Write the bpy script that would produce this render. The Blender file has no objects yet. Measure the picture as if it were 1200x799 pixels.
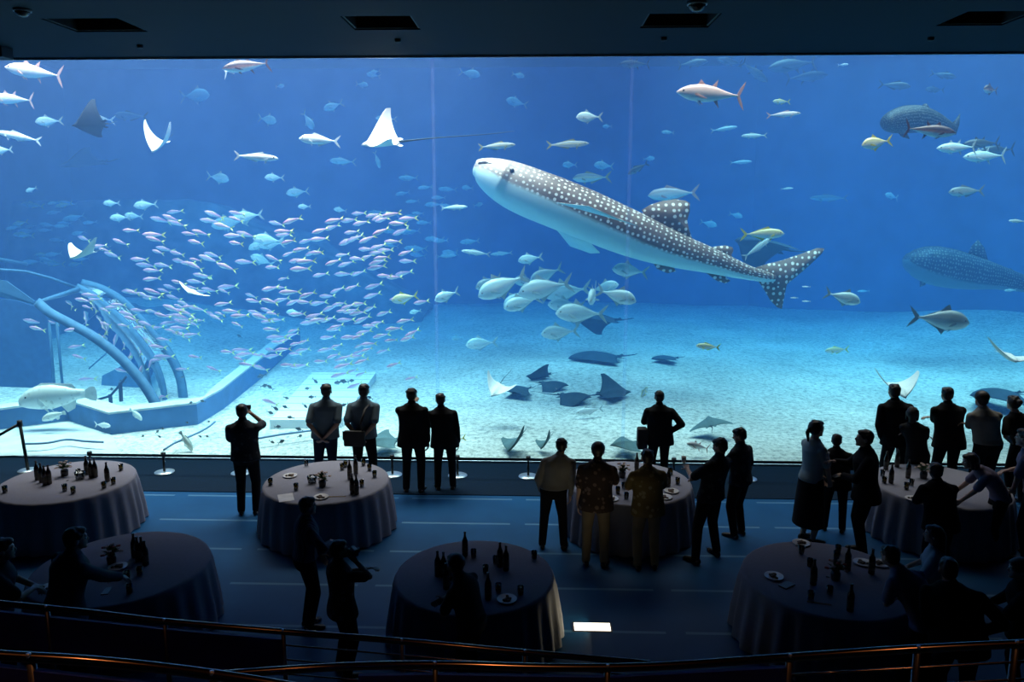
import bpy, bmesh, math, random
from mathutils import Vector, Matrix, Euler, noise
R = math.radians
PI = math.pi
C = bpy.context.scene.collection
rnd = random.Random(7)

# ------------------------------------------------------------------ camera
CAM_H, YAW, PITCH, FPX, PCX, PCY = 4.9, R(1.9), R(9.5), 900.0, 600.0, 386.0
cam_d = bpy.data.cameras.new('camera')
cam = bpy.data.objects.new('camera', cam_d); C.objects.link(cam)
cam.location = (0, 0, CAM_H)
cam.rotation_euler = (PI/2 - PITCH, 0, YAW)
cam_d.sensor_width = 36.0
cam_d.lens = FPX/1200*36.0
cam_d.shift_y = -(399.5-PCY)/1200.0
cam_d.clip_start = 0.05; cam_d.clip_end = 300
bpy.context.scene.camera = cam
RM = Euler((PI/2 - PITCH, 0, YAW)).to_matrix()

def ray(px, py):
    return RM @ Vector(((px-PCX)/FPX, -(py-PCY)/FPX, -1.0))
def at_z(px, py, z=0.0):
    d = ray(px, py); t = (z-CAM_H)/d.z
    return Vector((d.x*t, d.y*t, z))
def at_y(px, py, Y):
    d = ray(px, py); t = Y/d.y
    return Vector((d.x*t, Y, CAM_H+d.z*t))
def ppm(p):                       # pixels per metre at a point
    q = RM.transposed() @ (Vector(p)-Vector((0, 0, CAM_H)))
    return FPX/(-q.z)

# ------------------------------------------------------------------ node helpers
def mat(name):
    m = bpy.data.materials.new(name); m.use_nodes = True
    nt = m.node_tree; nt.nodes.clear()
    out = nt.nodes.new('ShaderNodeOutputMaterial')
    return m, nt, out
def nd(nt, t, **kw):
    n = nt.nodes.new(t)
    for k, v in kw.items():
        if hasattr(n, k) and not k.startswith('in_'): setattr(n, k, v)
    return n
def lk(nt, a, b): nt.links.new(a, b)
def ramp(nt, fac, stops, interp='LINEAR'):
    r = nt.nodes.new('ShaderNodeValToRGB'); r.color_ramp.interpolation = interp
    e = r.color_ramp.elements
    while len(e) < len(stops): e.new(0.5)
    for i, (p, c) in enumerate(stops):
        e[i].position = p; e[i].color = (*c, 1) if len(c) == 3 else c
    nt.links.new(fac, r.inputs[0]); return r.outputs[0]
def math_n(nt, op, a, b=None, clamp=False):
    n = nt.nodes.new('ShaderNodeMath'); n.operation = op; n.use_clamp = clamp
    for i, v in enumerate((a, b)):
        if v is None: continue
        if isinstance(v, (int, float)): n.inputs[i].default_value = v
        else: nt.links.new(v, n.inputs[i])
    return n.outputs[0]
def mixc(nt, fac, a, b, blend='MIX'):
    n = nt.nodes.new('ShaderNodeMix'); n.data_type = 'RGBA'; n.blend_type = blend
    for s, v in ((n.inputs[0], fac), (n.inputs[6], a), (n.inputs[7], b)):
        if isinstance(v, (int, float)): s.default_value = v
        elif isinstance(v, tuple): s.default_value = (*v, 1)
        else: nt.links.new(v, s)
    return n.outputs[2]
MATS = {}
def simple(name, col, rough=.6, metal=0.0, noise_amt=.15, scale=6.0, bump=0.0, spec=.5, emis=None, trans=0.0):
    """A procedural material: base colour varied by a noise, optional bump."""
    if name in MATS: return MATS[name]
    m, nt, out = mat(name)
    b = nd(nt, 'ShaderNodeBsdfPrincipled')
    tc = nd(nt, 'ShaderNodeTexCoord')
    nz = nd(nt, 'ShaderNodeTexNoise'); nz.inputs['Scale'].default_value = scale; nz.inputs['Detail'].default_value = 3
    lk(nt, tc.outputs['Object'], nz.inputs['Vector'])
    lo = tuple(c*(1-noise_amt) for c in col); hi = tuple(min(1, c*(1+noise_amt)) for c in col)
    lk(nt, ramp(nt, nz.outputs['Fac'], [(.3, lo), (.7, hi)]), b.inputs['Base Color'])
    b.inputs['Roughness'].default_value = rough; b.inputs['Metallic'].default_value = metal
    b.inputs['Specular IOR Level'].default_value = spec
    b.inputs['Transmission Weight'].default_value = trans
    if emis:
        b.inputs['Emission Color'].default_value = (*emis[:3], 1); b.inputs['Emission Strength'].default_value = emis[3]
    if bump:
        bp = nd(nt, 'ShaderNodeBump'); bp.inputs['Strength'].default_value = bump; bp.inputs['Distance'].default_value = .02
        lk(nt, nz.outputs['Fac'], bp.inputs['Height']); lk(nt, bp.outputs[0], b.inputs['Normal'])
    lk(nt, b.outputs[0], out.inputs[0])
    MATS[name] = m
    return m

# ------------------------------------------------------------------ mesh helpers
def obj(name, bm, mats, parent=None, smooth=False, loc=None):
    me = bpy.data.meshes.new(name)
    bm.normal_update(); bm.to_mesh(me); bm.free()
    if not isinstance(mats, (list, tuple)): mats = [mats]
    for m in mats: me.materials.append(m)
    if smooth:
        me.polygons.foreach_set('use_smooth', [True]*len(me.polygons))
    o = bpy.data.objects.new(name, me); C.objects.link(o)
    if parent: o.parent = parent
    if loc is not None: o.location = loc
    return o
def tag(o, label, cat, group=None, kind=None):
    o['label'] = label; o['category'] = cat
    if group: o['group'] = group
    if kind: o['kind'] = kind
    return o
def thing(name, label, cat, loc=(0, 0, 0), rotz=0.0, group=None):
    o = bpy.data.objects.new(name, None); C.objects.link(o)
    o.empty_display_size = .1
    o.location = loc; o.rotation_euler = (0, 0, rotz)
    return tag(o, label, cat, group)
def struct(name, bm, m, smooth=False, label=None):
    o = obj(name, bm, m, None, smooth); o['kind'] = 'structure'
    if label: o['label'] = label
    return o
def copy_tree(o, parent=None):
    c = o.copy(); C.objects.link(c); c.parent = parent
    for ch in list(o.children): copy_tree(ch, c)
    return c
def place_copy(src, first, **kw):
    return src if first else copy_tree(src)
def box(bm, lo, hi, mi=0, mtx=None, bevel=0.0):
    x0, y0, z0 = lo; x1, y1, z1 = hi
    co = [(x0,y0,z0),(x1,y0,z0),(x1,y1,z0),(x0,y1,z0),(x0,y0,z1),(x1,y0,z1),(x1,y1,z1),(x0,y1,z1)]
    vs = [bm.verts.new(mtx @ Vector(c) if mtx else c) for c in co]
    fs = []
    for f in ((0,3,2,1),(4,5,6,7),(0,1,5,4),(1,2,6,5),(2,3,7,6),(3,0,4,7)):
        fc = bm.faces.new([vs[i] for i in f]); fc.material_index = mi; fs.append(fc)
    if bevel:
        es = list({e for f in fs for e in f.edges})
        bmesh.ops.bevel(bm, geom=es, offset=bevel, segments=2, affect='EDGES', profile=.5)
    return vs
def bx(lo, hi, bevel=0.0):
    bm = bmesh.new(); box(bm, lo, hi, bevel=bevel); return bm
def ring_pts(c, ax, ay, n, ph=0.0):
    return [c + ax*math.cos(2*PI*i/n+ph) + ay*math.sin(2*PI*i/n+ph) for i in range(n)]
def skin_rings(bm, rings, mi=0, cap=True, closed=True, smooth=True):
    vr = [[bm.verts.new(p) for p in r] for r in rings]
    n = len(vr[0])
    for a, b in zip(vr[:-1], vr[1:]):
        for i in range(n if closed else n-1):
            j = (i+1) % n
            f = bm.faces.new((a[i], a[j], b[j], b[i])); f.material_index = mi; f.smooth = smooth
    if cap:
        for r, rev in ((vr[0], True), (vr[-1], False)):
            f = bm.faces.new(list(reversed(r)) if rev else r); f.material_index = mi
    return vr
def frame_of(t, side=None):
    t = t.normalized()
    if side is None:
        side = Vector((0, 0, 1)) if abs(t.z) < .9 else Vector((1, 0, 0))
    a = side - t*side.dot(t)
    if a.length < 1e-4: a = t.orthogonal()
    a.normalize(); return a, t.cross(a).normalized()
def tube(bm, pts, r, n=8, mi=0, side=None, cap=True):
    pts = [Vector(p) for p in pts]
    rings = []
    for i, p in enumerate(pts):
        t = (pts[min(i+1, len(pts)-1)] - pts[max(i-1, 0)])
        a, b = frame_of(t, side)
        rr = r[i] if isinstance(r, (list, tuple)) else r
        if isinstance(rr, (list, tuple)): ra, rb = rr
        else: ra = rb = rr
        rings.append(ring_pts(p, a*ra, b*rb, n, PI/n if n == 4 else 0))
    skin_rings(bm, rings, mi, cap)
def lathe(bm, prof, n=20, mi=0, c=(0, 0, 0), cap=True, mis=None):
    c = Vector(c)
    rings = [ring_pts(c+Vector((0, 0, z)), Vector((max(r, 1e-4), 0, 0)), Vector((0, max(r, 1e-4), 0)), n) for r, z in prof]
    k0 = len(bm.faces)
    skin_rings(bm, rings, mi, cap)
    if mis:
        bm.faces.ensure_lookup_table()
        for s in range(len(prof)-1):
            for i in range(n): bm.faces[k0+s*n+i].material_index = mis[s]
def plate(bm, outline, thick, mi=0, normal=Vector((0, 1, 0))):
    """A solid plate from a 3D outline, thickness along `normal`, edges thinner."""
    h = normal.normalized()*thick*.5
    c = sum((Vector(p) for p in outline), Vector())/len(outline)
    a = [bm.verts.new(Vector(p)+h*.25) for p in outline]
    b = [bm.verts.new(Vector(p)-h*.25) for p in outline]
    ca, cb = bm.verts.new(c+h), bm.verts.new(c-h)
    n = len(a)
    for i in range(n):
        j = (i+1) % n
        for f in ((a[i], a[j], ca), (b[j], b[i], cb), (a[j], a[i], b[i], b[j])):
            q = bm.faces.new(f); q.material_index = mi; q.smooth = False
# ------------------------------------------------------------------ the hall and the tank shell
WY = 14.0                                   # room side of the window
WT = at_y(600, 65, WY).z                    # window top
TX0, TX1, TY1 = -22.5, 22.5, 37.0
GL = 0.30                                   # acrylic thickness
m_wall = simple('dark_wall_paint', (.05, .06, .08), .7)
m_ceil = simple('dark_ceiling_paint', (.0006, .0075, .019), .7, spec=.15, noise_amt=.08, scale=1.5)
m_black = simple('matt_black', (.012, .012, .014), .6)

# floor: slate-blue boards with pale joints running along the window
def floor_mat():
    m, nt, out = mat('hall_floor')
    b = nd(nt, 'ShaderNodeBsdfPrincipled'); tc = nd(nt, 'ShaderNodeTexCoord')
    sx = nd(nt, 'ShaderNodeSeparateXYZ'); lk(nt, tc.outputs['Object'], sx.inputs[0])
    y = sx.outputs['Y']; x = sx.outputs['X']
    # joint rows, 1.12 m apart
    fr = math_n(nt, 'FRACT', math_n(nt, 'DIVIDE', math_n(nt, 'SUBTRACT', y, 10.6575), .985))
    j = math_n(nt, 'LESS_THAN', math_n(nt, 'ABSOLUTE', math_n(nt, 'SUBTRACT', fr, .5)), .026)
    fx = math_n(nt, 'FRACT', math_n(nt, 'DIVIDE', math_n(nt, 'ADD', x, 40.3), 1.9))
    gap = math_n(nt, 'GREATER_THAN', fx, .12)
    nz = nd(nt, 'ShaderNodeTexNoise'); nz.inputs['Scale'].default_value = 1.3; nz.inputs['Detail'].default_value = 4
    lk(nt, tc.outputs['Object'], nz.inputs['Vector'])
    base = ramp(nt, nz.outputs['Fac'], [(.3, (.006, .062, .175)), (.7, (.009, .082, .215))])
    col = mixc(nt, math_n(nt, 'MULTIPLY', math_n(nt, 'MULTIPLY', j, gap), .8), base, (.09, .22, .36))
    lk(nt, col, b.inputs['Base Color']); b.inputs['Roughness'].default_value = .42
    b.inputs['Specular IOR Level'].default_value = .15
    lk(nt, b.outputs[0], out.inputs[0]); return m
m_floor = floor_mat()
KY = at_z(600, 581).y                       # edge where the dark strip along the window begins
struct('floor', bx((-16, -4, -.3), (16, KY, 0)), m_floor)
m_kerb = simple('dark_carpet_strip', (.003, .014, .034), .85, spec=.1, scale=30)
struct('trim_window_strip', bx((-16, KY, -.3), (16, WY-.12, .012)), m_kerb)
m_sill = simple('pale_steel_sill', (.5, .55, .6), .35, metal=.6)
struct('trim_window_sill', bx((-16, WY-.10, -.3), (16, WY+.02, .05), .01), m_sill)

# ceiling with four recesses
VX = []
bm = bmesh.new()
y0, y1 = at_z(600, 17.5, WT).y, at_z(600, 34, WT).y
for (l, r) in ((58, 148), (406, 487), (754, 836), (1106, 1184)):
    VX.append((at_z(l, 26, WT).x, at_z(r, 26, WT).x))
xs = [-16] + [v for p in VX for v in p] + [16]
box(bm, (-16, -4, WT), (16, y0, WT+.5)); box(bm, (-16, y1, WT), (16, WY+.04, WT+.5))
for i in range(0, len(xs), 2): box(bm, (xs[i], y0, WT), (xs[i+1], y1, WT+.5))
struct('ceiling', bm, m_ceil)
for i, (a, b_) in enumerate(VX):
    v = thing('ceiling_vent', 'black rectangular ceiling recess, %s in the row' % ('leftmost', 'second from left', 'third from left', 'rightmost')[i], 'ceiling vent', ((a+b_)/2, (y0+y1)/2, WT+.1), group='recesses in the hall ceiling')
    w, d = (b_-a)/2-.002, (y1-y0)/2-.002
    bm = bmesh.new(); box(bm, (-w, -d, .30), (w, d, .34)); box(bm, (-w, -d, -.08), (-w+.03, d, .30)); box(bm, (w-.03, -d, -.08), (w, d, .30))
    box(bm, (-w, -d, -.08), (w, -d+.03, .30)); box(bm, (-w, d-.03, -.08), (w, d, .30))
    obj('housing', bm, m_black, v)
    bm = bmesh.new()
    for k in range(7):
        yy = -d+.1+(2*d-.2)*k/6
        box(bm, (-w+.03, yy-.04, .12), (w-.03, yy-.03, .2))
    obj('louvre', bm, m_black, v)
# small dome cameras and sensors on the ceiling
for i, (px, py, r, nm, lb) in enumerate(((26, 11, .11, 'dome_camera', 'small dark dome on the ceiling above the left recess'),
        (817, 3, .13, 'dome_camera', 'dark dome on the ceiling above the third recess'))):
    p = at_z(px, py, WT)
    t = thing(nm, lb, 'dome camera', p)
    bm = bmesh.new(); lathe(bm, [(.001, -r*.9), (r*.5, -r*.8), (r*.8, -r*.45), (r*.88, -.03)], 16); obj('dome', bm, simple('dark_gloss', (.02, .02, .025), .1), t, True)
    bm = bmesh.new(); lathe(bm, [(r, -.03), (r, 0)], 16); obj('mounting_ring', bm, simple('grey_plastic', (.25, .27, .3), .4), t)
for i, (px, py) in enumerate(((164, 53), (466, 46), (778, 44), (1091, 44))):
    p = at_z(px, py, WT)
    bm = bmesh.new(); lathe(bm, [(.02, -.05), (.045, -.045), (.05, 0)], 12)
    o = obj('ceiling_sensor', bm, m_black, None, True, p)
    tag(o, 'tiny black sensor on the ceiling %s' % ('below the leftmost recess', 'below the second recess from the left', 'below the third recess from the left', 'below the rightmost recess')[i], 'sensor', 'sensors on the ceiling')
# dark loudspeaker at the top left corner of the window
p = at_y(-6, 52, 13.0)
t = thing('hanging_loudspeaker', 'black box loudspeaker hanging at the top left corner of the window', 'speaker', p)
bm = bmesh.new(); box(bm, (-.2, -.15, -.22), (.2, .15, .2), bevel=.015); obj('cabinet', bm, m_black, t)
bm = bmesh.new(); box(bm, (-.16, -.165, -.19), (.16, -.151, .17)); obj('grille', bm, simple('dark_mesh', (.03, .03, .03), .8), t)
bm = bmesh.new(); tube(bm, [(0, 0, .2), (0, 0, WT-p.z-.002)], .02); obj('bracket', bm, m_black, t)

# side walls, wall behind, header above and the walls beyond the window's ends
struct('wall_left', bx((-16.3, -4, -.3), (-16, WY, WT+.5)), m_wall)
struct('wall_right', bx((16, -4, -.3), (16.3, WY, WT+.5)), m_wall)
struct('wall_back', bx((-16.3, -4.3, -.3), (16.3, -4, WT+.5)), m_wall)
struct('wall_front', bx((-22.9, WY+.02-.4, WT+.5), (22.9, WY+.05, 10.9)), m_wall)
struct('trim_window_top', bx((-16, WY-.05, WT-.035), (16, WY-.002, WT)), m_sill)

# acrylic window in three sheets, with the bonded joints visible as pale lines
def acrylic():
    m, nt, out = mat('acrylic')
    tr = nd(nt, 'ShaderNodeBsdfTransparent'); tr.inputs[0].default_value = (.97, .985, 1, 1)
    gl = nd(nt, 'ShaderNodeBsdfGlossy'); gl.inputs['Roughness'].default_value = .01
    fr = nd(nt, 'ShaderNodeFresnel'); fr.inputs[0].default_value = 1.3
    mx = nd(nt, 'ShaderNodeMixShader'); lk(nt, fr.outputs[0], mx.inputs[0]); lk(nt, tr.outputs[0], mx.inputs[1]); lk(nt, gl.outputs[0], mx.inputs[2])
    lk(nt, mx.outputs[0], out.inputs[0]); return m
m_acr = acrylic()
def seam_mat():
    m, nt, out = mat('acrylic_joint')
    tr = nd(nt, 'ShaderNodeBsdfTransparent'); tr.inputs[0].default_value = (.9, .95, 1, 1)
    df = nd(nt, 'ShaderNodeBsdfTranslucent'); df.inputs[0].default_value = (.8, .9, 1, 1)
    mx = nd(nt, 'ShaderNodeMixShader'); mx.inputs[0].default_value = .035
    lk(nt, tr.outputs[0], mx.inputs[1]); lk(nt, df.outputs[0], mx.inputs[2]); lk(nt, mx.outputs[0], out.inputs[0]); return m
m_seam = seam_mat()
sx = [-22.4, at_y(510, 300, WY).x, at_y(735.5, 300, WY).x, 22.4]
for i in range(3):
    bm = bmesh.new()
    x0_, x1_ = sx[i]+.02, sx[i+1]-.02
    vs = [bm.verts.new(c) for c in ((x0_, WY+.02, .0), (x1_, WY+.02, .0), (x1_, WY+.02, WT), (x0_, WY+.02, WT))]
    bm.faces.new(vs)
    o = struct('window_%d' % (i+1), bm, m_acr)
for i in (1, 2):
    struct('trim_window_joint_%d' % i, bx((sx[i]-.03, WY+.015, .0), (sx[i]+.03, WY+.05, WT)), m_seam)

# ---- the tank: walls, sand, water
m_rockwall = simple('tank_wall', (.10, .22, .42), .9, scale=.6, noise_amt=.25)
struct('wall_tank_back', bx((TX0, TY1, -.6), (TX1, TY1+.4, 11)), m_rockwall)
struct('wall_tank_left', bx((TX0-.4, WY, -.6), (TX0, TY1+.4, 11)), m_rockwall)
# the right wall runs obliquely, closing in towards the window's right end
qa, qb = at_z(868, 355.5), at_z(1200, 389)
dv = (qb-qa).normalized(); qb = qb+dv*7; qa = qa-dv*2; nv = Vector((-dv.y, dv.x, 0)); nv = nv if nv.x > 0 else -nv
bm = bmesh.new()
vs = [[bm.verts.new((p.x, p.y, z)) for p in (qa, qb, qb+nv*.4, qa+nv*.4)] for z in (-.6, 11)]
bm.faces.new(vs[1]); bm.faces.new(vs[0][::-1])
for i in range(4): bm.faces.new((vs[0][i], vs[0][(i+1) % 4], vs[1][(i+1) % 4], vs[1][i]))
struct('wall_tank_right', bm, m_rockwall)

def sand_mat():
    m, nt, out = mat('white_sand')
    b = nd(nt, 'ShaderNodeBsdfPrincipled'); tc = nd(nt, 'ShaderNodeTexCoord')
    n1 = nd(nt, 'ShaderNodeTexNoise'); n1.inputs['Scale'].default_value = 9; n1.inputs['Detail'].default_value = 6; n1.inputs['Roughness'].default_value = .75
    n2 = nd(nt, 'ShaderNodeTexNoise'); n2.inputs['Scale'].default_value = .35; n2.inputs['Detail'].default_value = 3
    lk(nt, tc.outputs['Object'], n1.inputs['Vector']); lk(nt, tc.outputs['Object'], n2.inputs['Vector'])
    a = ramp(nt, n1.outputs['Fac'], [(.36, (.36, .38, .36)), (.5, (.78, .76, .70)), (.64, (.98, .95, .88))])
    b2 = ramp(nt, n2.outputs['Fac'], [(.35, (.72, .72, .72)), (.65, (1, 1, 1))])
    lk(nt, mixc(nt, 1.0, a, b2, 'MULTIPLY'), b.inputs['Base Color']); b.inputs['Roughness'].default_value = .95
    b.inputs['Specular IOR Level'].default_value = .1
    bp = nd(nt, 'ShaderNodeBump'); bp.inputs['Strength'].default_value = .6; bp.inputs['Distance'].default_value = .05
    lk(nt, n1.outputs['Fac'], bp.inputs['Height']); lk(nt, bp.outputs[0], b.inputs['Normal'])
    lk(nt, b.outputs[0], out.inputs[0]); return m
m_sand = sand_mat()
def sand_h(x, y):
    t = max(0, y-WY-.5)
    h = .10*math.sin(x*.35+1)*min(1, t/4) + .12*noise.noise(Vector((x*.25, y*.25, 0)))*min(1, t/3)
    h += .7*max(0, min(1, (x-11)/8))*max(0, min(1, (y-22)/8))                  # mound at the right
    h += .8*max(0, min(1, (-x-9)/6))*max(0, min(1, (y-22)/8))
    return h
bm = bmesh.new()
NX, NY = 110, 80
g = [[bm.verts.new((TX0+(TX1-TX0)*i/NX, WY+.03+(TY1-WY)*j/NY, 0)) for i in range(NX+1)] for j in range(NY+1)]
for row in g:
    for v in row: v.co.z = sand_h(v.co.x, v.co.y)
for j in range(NY):
    for i in range(NX):
        f = bm.faces.new((g[j][i], g[j][i+1], g[j+1][i+1], g[j+1][i])); f.smooth = True
struct('floor_sand', bm, m_sand)

def water_mat():
    m, nt, out = mat('sea_water')
    ab = nd(nt, 'ShaderNodeVolumeAbsorption'); sc = nd(nt, 'ShaderNodeVolumeScatter')
    sa = WATER_ABS; ss = WATER_SCA
    ma = max(sa)*1.0001; ab.inputs['Density'].default_value = ma
    ab.inputs['Color'].default_value = tuple(1-s/ma for s in sa)+(1,)
    ms = max(ss); sc.inputs['Density'].default_value = ms
    sc.inputs['Color'].default_value = tuple(s/ms for s in ss)+(1,)
    sc.inputs['Anisotropy'].default_value = .0
    ad = nd(nt, 'ShaderNodeAddShader'); lk(nt, ab.outputs[0], ad.inputs[0]); lk(nt, sc.outputs[0], ad.inputs[1])
    lk(nt, ad.outputs[0], out.inputs['Volume']); return m
WATER_ABS = (.140, .043, .006)
WATER_SCA = (.0069, .0158, .036)
w = struct('water', bx((TX0+.02, WY+.07, -.5), (TX1-.02, TY1-.02, 10.6)), water_mat(), label='clear blue sea water filling the tank')
w['kind'] = 'stuff'; w['category'] = 'water'; w['label'] = 'clear blue sea water filling the great tank'

# ------------------------------------------------------------------ light
def area(name, loc, sx_, sy_, power, col, rot=(0, 0, 0), spread=PI):
    l = bpy.data.lights.new(name, 'AREA'); l.shape = 'RECTANGLE'; l.size = sx_; l.size_y = sy_
    l.energy = power; l.color = col; l.spread = spread
    o = bpy.data.objects.new(name, l); C.objects.link(o); o.location = loc; o.rotation_euler = rot
    return o
area('skylight_front', (-1, WY+3.4, 10.5), 34, 4.4, 3550, (1.0, .58, .45), spread=R(95))
area('skylight_left', (-8, WY+2.8, 10.45), 14, 3.4, 2000, (1.0, .62, .5), spread=R(80))
area('skylight_rear', (1, WY+14, 10.5), 36, 14, 3000, (.85, .62, .64), spread=R(90))
area('skylight_right', (11, WY+9, 10.45), 14, 9, 1150, (.9, .75, .62), spread=R(90))
wd = bpy.data.worlds.new('world'); bpy.context.scene.world = wd; wd.use_nodes = True
wd.node_tree.nodes['Background'].inputs[0].default_value = (.02, .03, .05, 1)
wd.node_tree.nodes['Background'].inputs[1].default_value = .2
sc_ = bpy.context.scene
sc_.view_settings.view_transform = 'Standard'; sc_.view_settings.look = 'None'
sc_.view_settings.exposure = 0.0; sc_.view_settings.gamma = 1.0; sc_.view_settings.use_curve_mapping = False
cy = sc_.cycles
cy.max_bounces = 7; cy.diffuse_bounces = 3; cy.glossy_bounces = 3; cy.transmission_bounces = 6
cy.volume_bounces = 2; cy.transparent_max_bounces = 16; cy.use_denoising = True
cy.sample_clamp_indirect = 6.0; cy.caustics_reflective = False; cy.caustics_refractive = False
# ------------------------------------------------------------------ fish
def fish_mat(name, back, side, belly, rough=.38, split=(.30, .52, .74), streak=None, spots=None):
    """Countershaded fish skin: colour set by the height on the body (attribute 'girth' 0 belly..1 back)."""
    if name in MATS: return MATS[name]
    m, nt, out = mat(name); b = nd(nt, 'ShaderNodeBsdfPrincipled')
    at = nd(nt, 'ShaderNodeAttribute'); at.attribute_name = 'girth'
    tc = nd(nt, 'ShaderNodeTexCoord'); nz = nd(nt, 'ShaderNodeTexNoise'); nz.inputs['Scale'].default_value = 7
    lk(nt, tc.outputs['Object'], nz.inputs['Vector'])
    f = math_n(nt, 'ADD', at.outputs['Fac'], math_n(nt, 'MULTIPLY', math_n(nt, 'SUBTRACT', nz.outputs['Fac'], .5), .12))
    st = [(split[0], belly), (split[1], side), (split[2], back)]
    if streak: st = [(split[0], belly), (split[1]-.04, side), (split[1], streak), (split[1]+.05, side), (split[2]+.05, back)]
    col = ramp(nt, f, st)
    if spots:
        vo = nd(nt, 'ShaderNodeTexVoronoi'); vo.inputs['Scale'].default_value = spots
        lk(nt, tc.outputs['Object'], vo.inputs['Vector'])
        col = mixc(nt, math_n(nt, 'MULTIPLY', math_n(nt, 'LESS_THAN', vo.outputs['Distance'], .28), .4), col, tuple(c*.45 for c in side))
    lk(nt, col, b.inputs['Base Color']); b.inputs['Roughness'].default_value = rough
    b.inputs['Specular IOR Level'].default_value = .6
    lk(nt, b.outputs[0], out.inputs[0]); MATS[name] = m; return m

# kind: profile list of (t along body 0 nose..1 tail root, half height, half width, centre shift) in units of body length
def lerp_prof(p, n):
    out = []
    for i in range(n+1):
        t = i/n
        for a, b in zip(p[:-1], p[1:]):
            if a[0] <= t <= b[0]:
                k = (t-a[0])/(b[0]-a[0]); k = k*k*(3-2*k)*.4+k*.6
                out.append((t,)+tuple(a[j]+(b[j]-a[j])*k for j in (1, 2, 3))); break
    return out
FISH = {
 'trevally': dict(prof=[(0, .015, .01, -.02), (.04, .07, .035, -.015), (.12, .125, .06, 0), (.25, .17, .08, .005), (.42, .185, .085, 0), (.6, .145, .065, 0), (.78, .075, .035, 0), (.92, .026, .018, 0), (1, .022, .014, 0)],
   fins=[('t', .17, .19, .30), ('d', [(.38, .17), (.44, .275), (.48, .20), (.85, .055), (.82, .05)]), ('a', [(.45, -.175), (.50, -.26), (.55, -.19), (.85, -.055), (.8, -.04)])], pec=(.27, .22, .05)),
 'jack': dict(prof=[(0, .012, .01, -.01), (.05, .055, .035, -.005), (.15, .10, .055, 0), (.35, .125, .07, 0), (.6, .10, .055, 0), (.8, .05, .03, 0), (.94, .018, .014, 0), (1, .018, .012, 0)],
   fins=[('t', .15, .16, .24), ('d', [(.36, .115), (.42, .17), (.9, .03), (.85, .03)]), ('a', [(.52, -.11), (.56, -.16), (.9, -.03), (.85, -.02)])], pec=(.26, .14, .04)),
 'tuna': dict(prof=[(0, .01, .01, -.005), (.06, .05, .04, 0), (.2, .105, .075, 0), (.4, .13, .09, 0), (.6, .105, .07, 0), (.8, .05, .035, 0), (.95, .014, .016, 0), (1, .014, .016, 0)],
   fins=[('t', .10, .20, .22), ('d', [(.34, .12), (.38, .19), (.46, .12)]), ('d', [(.56, .10), (.66, .20), (.64, .09)]), ('a', [(.60, -.09), (.70, -.19), (.67, -.075)])], pec=(.27, .20, .035)),
 'slender': dict(prof=[(0, .012, .01, -.005), (.08, .045, .03, 0), (.25, .072, .045, 0), (.5, .078, .048, 0), (.75, .05, .03, 0), (.93, .02, .014, 0), (1, .018, .012, 0)],
   fins=[('t', .12, .11, .17), ('d', [(.35, .072), (.4, .12), (.88, .03), (.85, .025)]), ('a', [(.5, -.072), (.56, -.11), (.88, -.03), (.85, -.02)])], pec=(.24, .10, .03)),
 'fusilier': dict(prof=[(0, .012, .01, 0), (.1, .07, .04, 0), (.35, .125, .07, 0), (.7, .085, .05, 0), (1, .026, .016, 0)],
   fins=[('t', .20, .15, .26), ('d', [(.3, .10), (.4, .145), (.8, .06)])], pec=None),
 'grouper': dict(prof=[(0, .05, .03, -.05), (.05, .085, .06, -.035), (.15, .13, .085, -.015), (.3, .165, .10, 0), (.5, .17, .095, 0), (.7, .13, .07, .005), (.88, .07, .035, .01), (1, .062, .022, .01)],
   fins=[('r', .15, .10, 0), ('d', [(.28, .15), (.36, .19), (.6, .175), (.82, .155), (.88, .085), (.8, .08)]), ('a', [(.62, -.14), (.70, -.23), (.82, -.18), (.86, -.06)])], pec=(.32, .17, .09)),
}
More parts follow.
